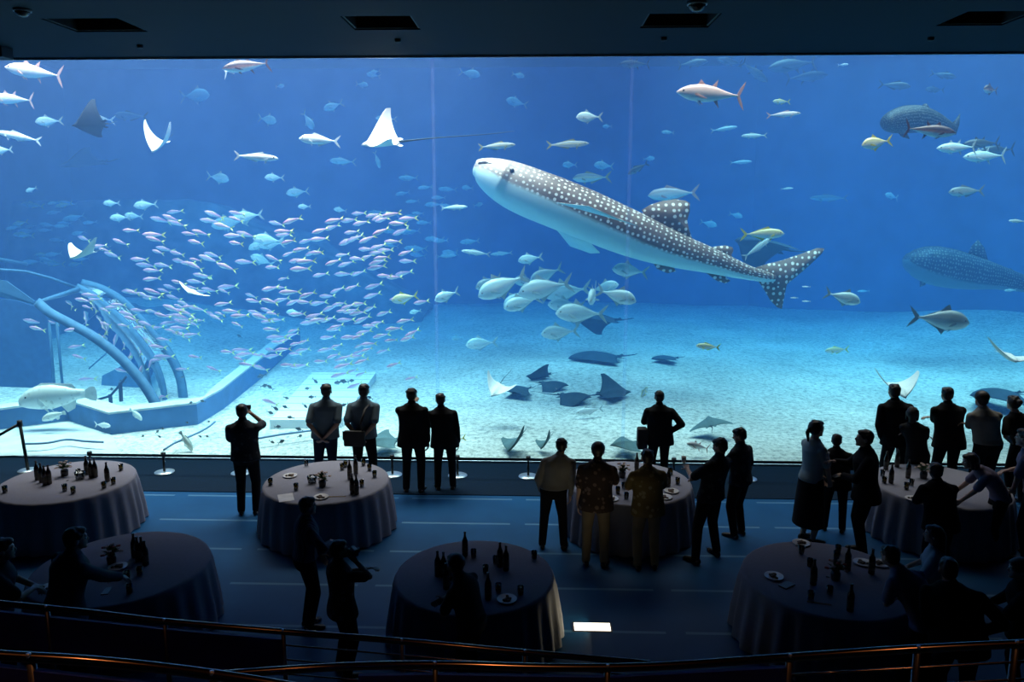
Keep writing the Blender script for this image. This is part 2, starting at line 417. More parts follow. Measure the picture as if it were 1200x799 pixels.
def fish_mesh(kind, bend=0.0, seg=14, n=10):
    """A fish, nose at -x, length 1 nose to tail tip, swimming level, facing -x."""
    K = FISH[kind]; pr = lerp_prof(K['prof'], seg)
    bm = bmesh.new(); lay = bm.verts.layers.float.new('girth')
    tl = [f for f in K['fins'] if f[0] in 'tr'][0][1]
    L = 1-tl
    def bx_(t):   # sideways bend of the body axis
        return bend*(t-.35)**2*(1 if t > .35 else -.4)
    rings = []
    for (t, h, w, c) in pr:
        rings.append([Vector((-.5+t*L, bx_(t)+w*math.cos(2*PI*i/n), c+h*math.sin(2*PI*i/n)*(1 if math.sin(2*PI*i/n) > 0 else 1.0))) for i in range(n)])
    vr = skin_rings(bm, rings)
    for r, (t, h, w, c) in zip(vr, pr):
        for v in r: v[lay] = .5+(v.co.z-c)/(2*max(h, .02))
    def P(t, z): return Vector((-.5+t*L, bx_(t), z))
    for f in K['fins']:
        if f[0] == 't':   # forked tail
            _, tl_, sp, fk = f
            x0 = -.5+L-.015; y = bx_(1); h = pr[-1][1]
            y2 = y+bend*.12
            o = [Vector((x0, y, h)), Vector((x0+tl_*.45, y2, sp*.55)), Vector((.5, y2, sp)), Vector((.5-tl_*.25, y2, sp*.55)), Vector((x0+tl_*.42, y, 0)),
                 Vector((.5-tl_*.25, y2, -sp*.55)), Vector((.5, y2, -sp)), Vector((x0+tl_*.45, y2, -sp*.55)), Vector((x0, y, -h))]
            a = [bm.verts.new(p+Vector((0, .004, 0))) for p in o]; b = [bm.verts.new(p-Vector((0, .004, 0))) for p in o]
            for v in a+b: v[lay] = .8
            for q in ((0, 1, 4), (1, 2, 3), (1, 3, 4), (8, 4, 7), (7, 4, 5), (7, 5, 6), (0, 4, 8)):
                for s, rv in ((a, False), (b, True)):
                    vs = [s[i] for i in q]; fc = bm.faces.new(vs[::-1] if rv else vs); fc.material_index = 1
            for i in range(9):
                j = (i+1) % 9; fc = bm.faces.new((a[j], a[i], b[i], b[j])); fc.material_index = 1
        elif f[0] == 'r':  # rounded tail
            _, tl_, sp, fk = f
            x0 = -.5+L-.01; y = bx_(1)
            o = [Vector((x0, y, .055)), Vector((x0+tl_*.5, y, sp*.95)), Vector((.48, y, sp)), Vector((.5, y, sp*.5)), Vector((.5, y, -sp*.5)), Vector((.48, y, -sp)), Vector((x0+tl_*.5, y, -sp*.85)), Vector((x0, y, -.045))]
            k0 = len(bm.verts); plate(bm, o, .02, 1)
            bm.verts.ensure_lookup_table()
            for v in list(bm.verts)[k0:]: v[lay] = .6
        else:
            o = [P(t, z) for t, z in f[1]]
            k0 = len(bm.verts); plate(bm, o, .012, 1)
            bm.verts.ensure_lookup_table()
            for v in list(bm.verts)[k0:]: v[lay] = .85
    if K['pec']:
        t, ln, wd_ = K['pec']
        for s in (-1, 1):
            wy = [p for p in pr if p[0] <= t][-1][2]*s*.92
            a0 = Vector((-.5+t*L, wy, -.02)); d = Vector((ln*.8, s*ln*.45, -ln*.35))
            k0 = len(bm.verts)
            plate(bm, [a0+Vector((0, 0, wd_*.5)), a0+d*.6+Vector((0, 0, wd_*.35)), a0+d, a0+d*.5-Vector((0, 0, wd_*.6)), a0-Vector((0, 0, wd_*.5))], .008, 1, Vector((.3*s, -1, 0)))
            bm.verts.ensure_lookup_table()
            for v in list(bm.verts)[k0:]: v[lay] = .6
            vf = Vector((ln*.5, s*ln*.1, -.07))
            a1 = Vector((-.5+(t+.04)*L, wy*.4, -[p for p in pr if p[0] <= t][-1][1]*.9))
            plate(bm, [a1, a1+vf, a1+Vector((.05, 0, 0))], .008, 1)
    return bm
def eye_mesh(kind, s):
    K = FISH[kind]; pr = lerp_prof(K['prof'], 14); L = .83
    t = .085 if kind != 'grouper' else .13
    p = [q for q in pr if q[0] <= t+.03][-1]
    bm = bmesh.new()
    bmesh.ops.create_uvsphere(bm, u_segments=8, v_segments=6, radius=.017 if kind != 'grouper' else .012, matrix=Matrix.Translation((-.5+(t+.02)*L, s*p[2]*.88, p[3]+p[1]*.3)))
    return bm
EYES = {}
m_eye = simple('fish_eye', (.01, .01, .012), .1)
SK = {
 'silver': (fish_mat('trevally_skin', (.46, .66, .70), (.78, .88, .88), (.95, .97, .95)), simple('trevally_fin', (.50, .60, .60), .5)),
 'grey': (fish_mat('grey_jack_skin', (.22, .28, .30), (.40, .46, .46), (.7, .74, .72)), simple('grey_fin', (.25, .30, .32), .5)),
 'dark': (fish_mat('dark_fish_skin', (.04, .06, .08), (.09, .13, .16), (.22, .28, .30)), simple('dark_fish_fin', (.06, .08, .10), .6)),
 'yellow': (fish_mat('yellow_jack_skin', (.62, .60, .32), (.85, .84, .62), (.95, .95, .90)), simple('yellow_fin', (.85, .72, .12), .5)),
 'pink': (fish_mat('tuna_skin_rosy', (.66, .52, .52), (.90, .85, .83), (.95, .94, .93)), simple('tuna_fin_rosy', (.72, .45, .42), .5)),
 'blue': (fish_mat('tuna_skin_dark', (.05, .05, .08), (.42, .26, .26), (.80, .82, .82), split=(.28, .42, .60)), simple('tuna_fin_dark', (.10, .05, .06), .5)),
 'white': (fish_mat('pale_fish_skin', (.75, .8, .8), (.9, .92, .9), (.95, .95, .95)), simple('pale_fin', (.8, .84, .84), .5)),
 'striped': (fish_mat('rainbow_runner_skin', (.14, .22, .28), (.62, .70, .66), (.88, .9, .88), streak=(.85, .75, .25)), simple('runner_fin', (.45, .45, .25), .5)),
 'violet': (fish_mat('fusilier_skin', (.50, .24, .40), (.85, .62, .78), (.98, .92, .95), split=(.2, .4, .75)), simple('fusilier_fin', (.98, .92, .30), .5)),
 'mottled': (fish_mat('grouper_skin', (.72, .78, .72), (.82, .88, .84), (.9, .94, .9), spots=16), simple('grouper_fin', (.80, .86, .84), .6)),
}
PROTO = {}
def fish(kind, skin, px, py, lpx, Y, facing='l', pitch=0.0, yaw=0.0, label='', name=None, cat='fish', bend=0.0, group=None, roll=0.0):
    """lpx: length in photo pixels; facing l/r; pitch: nose-up degrees in the picture; yaw: turned away from broadside."""
    name = name or 'silver_fish'
    key = (kind, skin, bend)
    p = at_y(px, py, Y)
    if p.z < .22: p = at_z(px, py, .22); p.y = max(p.y, WY+.4)
    L = lpx/ppm(p)/max(.25, math.cos(R(yaw)))
    if key not in PROTO:
        o = obj(name, fish_mesh(kind, bend, seg=14 if kind != 'fusilier' else 8, n=10 if kind != 'fusilier' else 8), list(SK[skin]), None, False)
        for pl in o.data.polygons: pl.use_smooth = pl.material_index == 0
        PROTO[key] = o.data
    else:
        o = bpy.data.objects.new(name, PROTO[key]); C.objects.link(o)
    if lpx > 27 and Y < 21.5 and kind != 'fusilier':
        for s in (-1, 1):
            if (kind, s) not in EYES:
                e = obj('eye', eye_mesh(kind, s), m_eye, o, True); EYES[kind, s] = e.data
            else:
                e = bpy.data.objects.new('eye', EYES[kind, s]); C.objects.link(e); e.parent = o
    o.location = p; o.scale = (L, L, L)
    rz = R(yaw) if facing == 'l' else PI-R(yaw)
    mtx = Matrix.Rotation(rz, 4, 'Z') @ Matrix.Rotation(R(roll), 4, 'X') @ Matrix.Rotation(R(pitch), 4, 'Y')
    o.rotation_euler = mtx.to_euler()
    return tag(o, label, cat, group)

F = fish
# --- big fish near the surface and around the whale shark
F('tuna','pink',833,110,82,17.0,'l',3,8,'large rosy white tuna swimming left under the ceiling edge, above the shark','tuna','tuna')
F('tuna','blue',289,77,50,17,'l',-10,25,'pink and dark tuna cut by the top edge of the window at left','tuna','tuna')
F('jack','white',273,80,34,17.4,'r',10,40,'pale fish behind the tuna at the top edge of the window','jack_fish','fish')
F('tuna','pink',40,84,66,18,'l',9,5,'long pale rosy tuna at the top left corner of the window','tuna','tuna')
F('tuna','pink',14,116,50,19,'l',4,5,'rosy tuna cut by the left picture edge below the corner tuna','tuna','tuna')
F('slender','white',22,160,52,18,'l',12,5,'slim white fish at the left picture edge','slender_fish','fish')
F('trevally','silver',3,176,24,19,'l',-4,5,'round silver fish half cut by the left picture edge','trevally','fish')
F('trevally','silver',58,142,28,20,'l',-3,20,'oval pale trevally left of the dark ray','trevally','fish')
F('jack','white',116,139,36,21,'l',6,10,'white jack behind the dark ray at upper left','jack_fish','fish')
F('jack','dark',154,136,38,27,'l',2,10,'faint grey fish right of the dark ray','jack_fish','fish')
F('slender','white',300,184,54,16.6,'r',-4,5,'slim white fish swimming right, upper left of the eagle ray','slender_fish','fish')
F('jack','white',375,164,46,17,'l',4,15,'white bellied fish with a tan back left of the eagle ray','jack_fish','fish')
F('trevally','silver',361,141,24,23,'r',-55,20,'small trevally nosing down above the white bellied fish','trevally','fish')
F('trevally','silver',313,140,26,24,'r',-10,25,'faint trevally nosing right above the slim white fish','trevally','fish')
F('trevally','silver',391,124,22,25,'l',-20,30,'faint trevally high between the two window joints and the corner','trevally','fish')
F('jack','silver',453,139,24,23,'l',2,20,'small faint fish just above the eagle ray','jack_fish','fish')
F('jack','silver',402,189,30,24,'l',3,10,'faint fish below the white bellied fish','jack_fish','fish')
F('jack','silver',442,187,20,24,'r',-70,20,'faint fish hanging nose down below the eagle ray','jack_fish','fish')
F('trevally','silver',255,208,30,22,'r',-8,15,'trevally at left below the slim white fish','trevally','fish')
F('slender','striped',582,171,44,17.5,'r',4,6,'yellow headed striped fish just above the snout of the shark','rainbow_runner','fish')
F('slender','striped',665,169,50,18.2,'r',2,5,'dark striped fish above the back of the shark head','rainbow_runner','fish')
F('trevally','silver',691,137,32,19,'l',0,10,'turquoise trevally high between the two fish rows above the shark','trevally','fish')
F('jack','striped',694,208,46,22,'l',-2,5,'olive jack close behind the shark back','jack_fish','fish')
F('jack','dark',748,197,28,23,'l',-28,15,'dark fish tilting up above the shark back','jack_fish','fish')
F('trevally','silver',708,194,24,27,'l',4,20,'faint trevally above the shark back, left of the dark tilting fish','trevally','fish')
F('trevally','silver',668,193,18,28,'l',0,20,'faintest trevally just above the shark neck','trevally','fish')
F('jack','pink',790,227,62,22,'l',-3,10,'pale rosy jack right behind the tall dorsal fin','jack_fish','fish')
F('tuna','dark',744,75,36,25,'l',0,5,'grey tuna near the surface at the right window joint','tuna','tuna')
F('tuna','dark',812,74,34,27,'r',6,10,'faint dark tuna near the surface left of the big rosy one','tuna','tuna')
F('tuna','dark',884,84,38,28,'r',-38,10,'faint dark tuna nosing down near the surface','tuna','tuna')
F('tuna','dark',855,72,32,28,'l',8,10,'faint dark tuna above the tail of the big rosy one','tuna','tuna')
F('tuna','dark',929,76,60,27,'l',-8,10,'broad dark fish just under the surface right of centre','tuna','tuna')
F('tuna','dark',945,90,46,29,'r',4,10,'dark fish under the broad one near the surface','tuna','tuna')
F('jack','white',988,76,12,24,'r',4,10,'tiny white fish near the surface right of the broad dark one','small_fish','fish')
F('jack','yellow',916,119,22,21,'l',0,10,'small yellowish fish above the rosy pair at right','jack_fish','fish')
F('slender','pink',918,134,38,20,'r',3,10,'slim rosy fish swimming right at right of the big tuna','slender_fish','fish')
F('slender','silver',884,159,32,21,'l',-2,10,'slim silver fish right of the right window joint','slender_fish','fish')
F('slender','silver',848,151,30,24,'r',8,10,'faint slim fish left of the slim silver one','slender_fish','fish')
F('slender','silver',868,190,24,26,'r',3,20,'faint fish high above the shark tail','slender_fish','fish')
F('jack','silver',783,155,16,27,'l',2,20,'faint small fish above the dorsal fin','small_fish','fish')
F('tuna','blue',1090,153,58,17.2,'r',-6,5,'red brown tuna swimming right in front of the far dark shark','tuna','tuna')
F('trevally','yellow',1028,167,38,17.8,'l',-8,8,'white trevally with yellow tail below the far dark shark','trevally','fish')
F('tuna','silver',1121,173,48,19,'l',-2,5,'silver tuna leading the tuna cluster at right','tuna','tuna')
F('tuna','dark',1150,168,44,20.5,'l',-2,5,'grey tuna topmost in the cluster at right','tuna','tuna')
F('tuna','silver',1154,183,52,19.5,'l',-2,5,'silver tuna lowest in the cluster at right','tuna','tuna')
F('tuna','dark',1168,176,46,22,'l',-4,8,'grey tuna rearmost in the cluster at right','tuna','tuna')
F('trevally','blue',1161,105,24,20,'l',2,30,'dark red fish high at the far right','trevally','fish')
F('jack','dark',1048,100,34,25,'r',-6,15,'faint dark fish with wide fins near the surface at right','jack_fish','fish')
F('jack','dark',1105,88,28,27,'r',-12,15,'faint grey fish nearest the surface at far right','jack_fish','fish')
F('jack','dark',1096,105,26,28,'l',0,15,'faint grey fish between the two near the far right surface','jack_fish','fish')
F('jack','grey',1133,224,46,19.5,'l',-2,10,'grey jack with a pale belly above the far spotted shark','jack_fish','fish')
F('slender','silver',1192,259,22,18.5,'l',2,10,'silver fish cut by the right picture edge','slender_fish','fish')
F('slender','silver',1184,340,18,22,'l',0,20,'tiny slim fish low at the right picture edge','slender_fish','fish')
F('jack','yellow',893,274,50,18.2,'r',2,6,'yellow white jack above the shark tail','jack_fish','fish')
F('slender','silver',888,290,40,19.2,'r',38,10,'thin silver fish slanting up just under the yellow white jack','slender_fish','fish')
F('trevally','silver',987,348,42,17.0,'r',-14,8,'silver trevally swimming right just below the shark tail tip','trevally','fish')
F('trevally','grey',1100,374,68,16.6,'r',-5,6,'large grey trevally low at right above the sand','trevally','fish')
for i, (px, py, s) in enumerate(((945,336,11),(931,349,10),(945,353,11))):
    F('slender','white',px,py,s,19,'l',2,10,'%s of the three tiny white fish beside the shark tail' % ('topmost','leftmost','lowest')[i],'small_fish','fish',group='tiny fish by the shark tail')
F('slender','silver',922,221,14,22,'r',4,15,'upper tiny silver fish above the shark tail tip','small_fish','fish')
F('slender','grey',972,232,46,30,'l',0,5,'faint long fish right of centre in open water','slender_fish','fish')
F('jack','silver',1045,230,22,28,'l',10,35,'faint fish in open water left of the grey jack','jack_fish','fish')
F('slender','silver',1012,341,16,28,'l',0,10,'faint small fish right of the silver trevally','small_fish','fish')
# --- the trevally school below the shark
TS = [
 (590,334,64,17.6,'l',22,10,'silver','leading trevally of the school, leftmost bright one tilting down'),
 (573,331,32,20,'l',18,25,'grey','dim grey trevally behind the leading one'),
 (622,303,30,20,'l',8,10,'silver','small trevally topmost of the school'),
 (641,321,42,19.2,'l',20,10,'silver','trevally below the topmost small one'),
 (640,337,66,17.8,'l',10,8,'silver','long bright trevally in the centre of the school'),
 (613,354,46,18.0,'l',14,15,'silver','trevally at the lower left of the school'),
 (665,341,58,20.0,'l',6,10,'silver','trevally behind the long bright one'),
 (605,349,34,20.0,'l',30,30,'silver','trevally partly hidden behind the lower left one'),
 (617,330,30,21.6,'l',-10,30,'grey','dim trevally behind the centre of the school'),
 (664,358,44,18.9,'l',-6,10,'silver','trevally with a dark back low in the school'),
 (682,367,62,17.8,'l',-3,8,'silver','lowest bright trevally of the dense school'),
 (657,389,46,18.4,'l',3,8,'silver','single trevally just above the sand below the school'),
 (739,317,44,18.8,'l',-8,10,'silver','trevally alone at the right under the shark belly'),
 (722,346,48,17.2,'r',-14,10,'silver','grey white trevally at the right facing right'),
 (695,345,13,17.6,'l',10,78,'silver','thin trevally seen end on left of the one facing right'),
 (707,337,36,20,'r',16,10,'silver','dim trevally behind the one facing right'),
 (524,346,28,17.8,'l',-14,35,'silver','plump trevally turning away right of the left window joint'),
 (475,349,32,17.8,'l',10,10,'yellow','pale yellowish trevally left of the left window joint'),
 (565,402,38,19.5,'l',2,15,'silver','pale trevally low over the sand right of the left joint'),
 (536,396,14,24,'l',0,25,'silver','faint small trevally by the left joint'),
]
for (px, py, l, Y, fc, pt, yw, skn, lb) in TS:
    if fc == 'l' and px != 524: pt = -pt
    F('trevally', skn, px, py, l, Y, fc, pt, yw, lb, 'trevally', 'fish', group='trevally school under the shark')
F('slender','silver',532,243,32,18.5,'r',3,10,'slim turquoise fish right of the left window joint','slender_fish','fish')
F('slender','silver',558,296,34,18.5,'l',8,10,'slim turquoise fish left of the trevally school','slender_fish','fish')
F('slender','silver',588,297,26,24,'l',-4,10,'faint slim fish beside the slim turquoise one','slender_fish','fish')
F('slender','silver',523,300,24,26,'r',4,10,'faint slim fish low by the left joint','slender_fish','fish')
F('jack','yellow',830,406,30,16.8,'l',6,10,'yellow white jack low over the sand below the shark','jack_fish','fish')
F('jack','yellow',981,410,30,20,'l',-2,10,'faint yellowish fish over the sand at right of centre','jack_fish','fish')
F('jack','yellow',533,516,26,15.2,'l',-8,25,'pale yellow tailed fish low beside the shorter man in a suit','jack_fish','fish')
F('jack','white',691,481,34,17.0,'l',-6,15,'white backed fish low over the bright sand','jack_fish','fish')
F('jack','yellow',754,461,18,19,'r',60,30,'thin pale yellow fish low left of the man in a suit','slender_fish','fish')
F('tuna','pink',818,523,30,15.3,'l',18,20,'tan fish close to the glass left of the pair at the table','jack_fish','fish')
F('grouper','mottled',68,464,88,15.6,'l',-3,6,'giant pale grouper hovering over the viewing room ledge at left','grouper','fish')
F('grouper','mottled',63,487,27,15.3,'l',-14,10,'small pale grouper just below the giant grouper','grouper','fish')
F('grouper','mottled',159,485,20,15.6,'r',-30,20,'small greenish grouper on the white ledge under the curved ribs','grouper','fish')
F('grouper','mottled',216,518,26,15.1,'r',-52,15,'slim greenish fish diving at the foot of the nearest rib','grouper','fish')
F('jack','white',120,498,24,15.8,'r',2,20,'small pale fish over the blue wall band at left','small_fish','fish')
# --- pale deep-bodied fish around the left school
LS = [(37,222,13,'l',-20,'small pale fish alone above the left school'),(131,238,18,'l',0,'round pale fish above the left school'),
 (171,240,26,'l',-4,'oval pale fish above the left school, right of the round one'),(141,255,22,'l',0,'pale fish below the round and oval ones'),
 (269,261,40,'l',-8,'long pale trevally behind the violet fish at upper centre left'),(291,253,34,'l',-6,'pale trevally right of the long one'),
 (357,242,15,'l',0,'round blue fish above the violet school'),(399,246,15,'l',10,'blue white fish above the middle of the violet school'),
 (315,281,34,'l',8,'bright pale trevally inside the violet school, upper one of two'),(318,286,30,'l',-4,'bright pale trevally inside the violet school, lower one of two'),
 (308,305,28,'l',24,'pale tilted trevally below the two bright ones'),(303,287,24,'l',-20,'pale trevally just left of the two bright ones'),
 (157,253,20,'l',6,'faint fish behind the round pale ones'),(349,225,26,'l',-5,'faint oval fish high over the violet school'),
 (322,208,22,'l',2,'faint flat fish high at left of centre'),(487,365,14,'l',-8,'small blue fish at the right rim of the violet school'),
 (345,366,18,'l',6,'faint fish low in the violet school')]
for (px, py, l, fc, pt, lb) in LS:
    F('trevally','silver',px,py,l,19.6+.55*(px % 5),fc,pt,15,lb,'trevally','fish',group='pale trevally around the violet school')
# faint shoals far behind
for k in range(26):
    a = rnd.random(); px = 45+rnd.gauss(0, 1)*22+35*a; py = 232+rnd.random()*75+a*8
    F('jack','yellow' if k % 4 == 0 else 'silver',px,py,14+rnd.random()*9,26+rnd.random()*4,'l',rnd.uniform(-12, 12),rnd.uniform(0, 30),'one of a faint grey green shoal far behind at the left','small_fish','fish',group='faint shoal far back at the left')
for k in range(26):
    px = 492+rnd.gauss(0, 1)*22; py = 208+rnd.random()*95
    F('jack','silver',px,py,14+rnd.random()*10,27+rnd.random()*4,'l',rnd.uniform(-10, 10),rnd.uniform(0, 30),'one of a faint blue shoal far behind the left window joint','small_fish','fish',group='faint shoal behind the left window joint')
for k, (px, py, l) in enumerate(((438,88,16),(424,99,16),(550,86,26),(606,120,26),(228,112,40),(760,186,14),(440,84,12),(607,88,16),(328,101,12),(712,148,12),(862,252,16),(560,240,12),(548,220,14),(570,212,16),(830,262,20))):
    F('trevally','silver',px,py,l,29,'r' if k % 3 else 'l',rnd.uniform(-15, 15),15,'faint distant fish in the blue, scattered above the school','small_fish','fish',group='faint scattered fish in open water')

# --- the violet and yellow school: individual fish
def school():
    pts = []
    hand = [(459,251),(479,256),(467,262),(446,254),(421,250),(438,252),(449,257),(471,271),(447,271),(410,258),(424,261),(392,258),(390,266),(376,270),(412,272),(431,280),(416,279),
     (409,282),(375,280),(360,282),(461,283),(443,289),(476,296),(478,306),(448,302),(430,292),(452,293),(442,296),(443,307),(442,313),(406,309),(419,303),(430,301),(391,307),(372,296),(366,296),
     (343,258),(333,271),(334,275),(339,283),(325,262),(353,292),(348,305),(359,306),(320,303),(320,313),(353,315),(376,322),(403,321),(420,320),(451,323),(463,325),(474,320),(439,335),(437,346),(434,361),
     (412,337),(395,340),(384,347),(340,342),(318,338),(317,353),(361,345),(357,354),(374,355),(398,356),(421,356),(412,364),(425,374),(406,375),(368,370),(349,368),(363,378),(307,372),(324,375),(434,382),(462,385),(484,390),(427,389),(447,393),(495,354),
     (153,270),(141,284),(100,280),(133,299),(181,275),(182,281),(205,248),(201,256),(208,262),(189,258),(222,274),(236,273),(230,284),(252,252),(247,259),(262,265),(278,250),(277,257),(275,276),(289,275),(277,285),(250,299),(229,312),(212,306),(192,311),(194,292),(208,297),(164,304),(172,311),(179,317),(288,307),(266,313),(237,323),(242,324),(230,330),(268,336),(201,337),(246,340),(152,341),(156,343),(177,349),(204,349),(163,364),(190,370),(203,362),(212,378),(225,392),(172,380),(132,360),(118,368),(125,380),(99,352),(107,346),(78,366),(60,378),(39,377),(45,385),(262,356),(281,370)]
    pts += hand
    while len(pts) < 283:
        r_ = rnd.random()
        if r_ < .42: px, py = rnd.gauss(185, 55), rnd.gauss(368, 38)
        elif r_ < .72: px, py = rnd.gauss(330, 60), rnd.gauss(395, 30)
        else: px, py = rnd.gauss(420, 50), rnd.gauss(402, 30)
        if not (15 < px < 500 and 285 < py < 505): continue
        if all(abs(px-a)+1.5*abs(py-b) > 9 for a, b in pts): pts.append((px, py))
    return pts
for i, (px, py) in enumerate(school()):
    Y = 17.2+rnd.random()*3.2
    lp = rnd.uniform(18.5, 23) if i < 175 else rnd.uniform(14, 20)
    pt = rnd.uniform(-24, 2) if px > 330 else rnd.uniform(-6, 26)
    F('fusilier','violet',px,py,lp,Y,'l',pt,rnd.uniform(-15, 35),'small violet fish with a yellow forked tail in the dense school at left','fusilier','fish',bend=rnd.choice((-.35, 0, .35)),group='violet fusiliers schooling in the left half of the tank')
# dark surgeonfish over the pale slab and the bright sand
DK = [(369,446),(361,455),(397,448),(404,447),(411,446),(366,465),(335,466),(335,477),(316,483),(341,489),(404,474),(406,486),(325,500),(351,503),(351,511),(310,525),(316,530),(357,475),(322,478),(434,466),(190,502),(184,506),(167,511),(219,495),(186,511),(234,511),(242,511),(244,494),(307,440),(213,442),(144,447),(130,456),(262,370),(281,394),(309,452),(317,454),(194,419),(238,470),(223,472)]
for (px, py) in DK:
    q = max(15.0, min(at_z(px, py, .55).y, 22))
    F('trevally','dark',px,py,rnd.uniform(7.5, 11) if px > 300 else rnd.uniform(5, 8),q,'l' if rnd.random() < .6 else 'r',rnd.uniform(-35, 45),rnd.uniform(0, 30),'small dark oval fish close over the bright sea floor','surgeonfish','fish',group='small dark fish over the bright floor')

# ------------------------------------------------------------------ rays
def ray_mesh(span=1.0, up=0.0, tail=1.4, body=.75, curl=0.0, asym=0.0):
    """A ray facing -x: wings along y; `up` raises (or lowers) the tips; solid, rounded body."""
    bm = bmesh.new(); lay = bm.verts.layers.float.new('girth')
    N, M = 12, 14
    top, bot = [], []
    for i in range(-N, N+1):
        s = i/N; a = abs(s)
        # chord at span station: leading edge swept back, trailing edge concave
        xl = -body*.5*(1-a)**.8 - .02 + a**1.3*body*.18
        xt = body*.46*(1-a)**1.6 + a*body*.28
        if a < .12: xl -= .07*(1-a/.12)*.7
        th = (.085*(1-a)**1.4+.045*math.exp(-(a/.14)**2)+.004)
        k = up + (asym*s)
        zc = k*a**1.6*.5 + curl*a**4*.2
        yy = s*.5*math.cos(min(1.2, abs(k)*.55*a))*span
        rt, rb = [], []
        for j in range(M+1):
            u = j/M; x = xl+(xt-xl)*u
            h = th*math.sin(PI*min(1, max(0, u))**.8)**.8 if 0 < u < 1 else 0
            vt = bm.verts.new((x, yy, zc+h*.75)); vt[lay] = 1.0; rt.append(vt)
            if j in (0, M): rb.append(vt)
            else:
                vb = bm.verts.new((x, yy, zc-h*.35)); vb[lay] = 0.0; rb.append(vb)
        top.append(rt); bot.append(rb)
    for A, rev in ((top, False), (bot, True)):
        for r0, r1 in zip(A[:-1], A[1:]):
            for j in range(M):
                vs = (r0[j], r1[j], r1[j+1], r0[j+1])
                f = bm.faces.new(vs[::-1] if not rev else vs); f.material_index = 0 if not rev else 1; f.smooth = True
    if tail:
        pts = [(body*.40+tail*k/8, .02*math.sin(k*.7), .01+.01*k*k*.05) for k in range(9)]
        tube(bm, pts, [.022, .016, .012, .010, .008, .007, .006, .005, .004], 6, 2)
        plate(bm, [(body*.40, 0, .01), (body*.5, 0, .05), (body*.55, 0, .01)], .012, 0)
    for s in (-1, 1):   # pelvic lobes
        plate(bm, [(body*.36, s*.02, 0), (body*.52, s*.10, -.01), (body*.44, s*.13, 0), (body*.3, s*.08, 0)], .015, 0, Vector((0, 0, 1)))
    return bm
m_rayw = simple('ray_white', (.93, .92, .88), .5, noise_amt=.05)
m_rayt = simple('ray_tan_back', (.62, .58, .50), .6)
m_rayd = simple('ray_dark_back', (.045, .08, .11), .8, spec=.1)
m_rayk = simple('ray_black_back', (.015, .02, .03), .8, spec=.1)
m_rayg = simple('ray_grey_back', (.12, .20, .22), .8, spec=.1)
def mray(px, py, wpx, Y, label, rot, mats, name='stingray', cat='ray', **kw):
    p = at_y(px, py, Y)
    if p.z < .22: p = at_z(px, py, .22); p.y = max(p.y, WY+.5)
    S = wpx/ppm(p)
    o = obj(name, ray_mesh(**kw), list(mats)+[m_rayg if mats[0] == m_rayt else m_rayd], None, False)
    o.location = p; o.scale = (S, S, S); o.rotation_euler = tuple(R(a) for a in rot)
    return tag(o, label, cat)
mray(450, 168, 70, 16.6, 'white eagle ray with one raised wing and a very long thin tail', (38, -5, 8), (m_rayw, m_rayw), name='eagle_ray', up=.75, tail=1.95, body=.62)
mray(187, 171, 44, 17.5, 'small ray seen from the front with both bright wing tips raised', (6, -26, 86), (m_rayw, m_rayw), up=1.5, tail=.5, curl=-.6)
mray(107, 146, 46, 18.0, 'dark backed ray banking with one wing raised at upper left', (-52, -6, 30), (m_rayk, m_rayk), up=.6, tail=.3, asym=-.3)
mray(97, 299, 44, 16.6, 'pale ray with one wing raised in the left fish school', (-10, -8, 75), (m_rayw, m_rayt), up=.75, tail=.7)
mray(225, 342, 38, 16.2, 'bright white flat ray gliding through the left school', (28, 2, 100), (m_rayw, m_rayw), up=.2, tail=.5)
mray(582, 456, 40, 16.2, 'pale ray with raised wing over the sand right of the left joint', (26, -18, 70), (m_rayw, m_rayt), up=.7, tail=.9)
mray(604, 520, 44, 15.1, 'grey green ray low at the glass left of the waiting men', (-34, -20, 60), (m_rayg, m_rayg), up=.5, tail=.4)
mray(832, 495, 50, 15.6, 'grey ray resting flat on the sand with its tail pointing away', (14, 4, -97), (m_rayg, m_rayg), up=-.15, tail=.55, body=.62)
mray(1050, 456, 56, 15.4, 'white ray spreading both wings behind the tall man in a suit', (4, -12, 92), (m_rayw, m_rayw), up=.75, tail=0)
mray(1180, 418, 54, 15.6, 'large pale ray cut by the right picture edge', (24, -4, 84), (m_rayw, m_rayt), up=.42, tail=.3)
mray(672, 464, 54, 20, 'dark ray gliding over the sand, middle of the dark group', (-14, 4, 150), (m_rayd, m_rayd), up=-.45, tail=.8, name='eagle_ray')
mray(718, 461, 50, 21, 'dark ray with a lifted wing, right end of the dark group', (-22, 4, 185), (m_rayd, m_rayd), up=.5, tail=1.0, name='eagle_ray')
mray(648, 450, 44, 22, 'dark ray behind the dark group over the sand', (-12, 0, 160), (m_rayd, m_rayd), up=-.4, tail=.4, name='eagle_ray')
mray(632, 440, 38, 23, 'small dark ray above and left of the dark group', (-48, 0, 20), (m_rayd, m_rayd), up=.1, tail=.2)
mray(606, 456, 46, 22, 'dark ray low over the sand, left end of the dark group', (-12, 0, 20), (m_rayd, m_rayd), up=-.3, tail=.2, name='eagle_ray')
mray(700, 419, 80, 30, 'faint dark ray far over the sand below the trevally school', (-8, 0, 10), (m_rayd, m_rayd), up=-.1, tail=.3)
mray(780, 420, 40, 27, 'faint small dark ray far over the sand right of the joint', (-10, 0, 10), (m_rayd, m_rayd), up=-.1, tail=.3)
mray(700, 374, 74, 24, 'dark ray just behind and below the trevally school', (-20, 4, 10), (m_rayd, m_rayd), up=-.3, tail=.3)
mray(895, 288, 100, 23, 'large dark manta behind the tail of the whale shark', (-26, 10, 10), (m_rayd, m_rayd), name='manta_ray', up=-.45, tail=.5, body=.6)
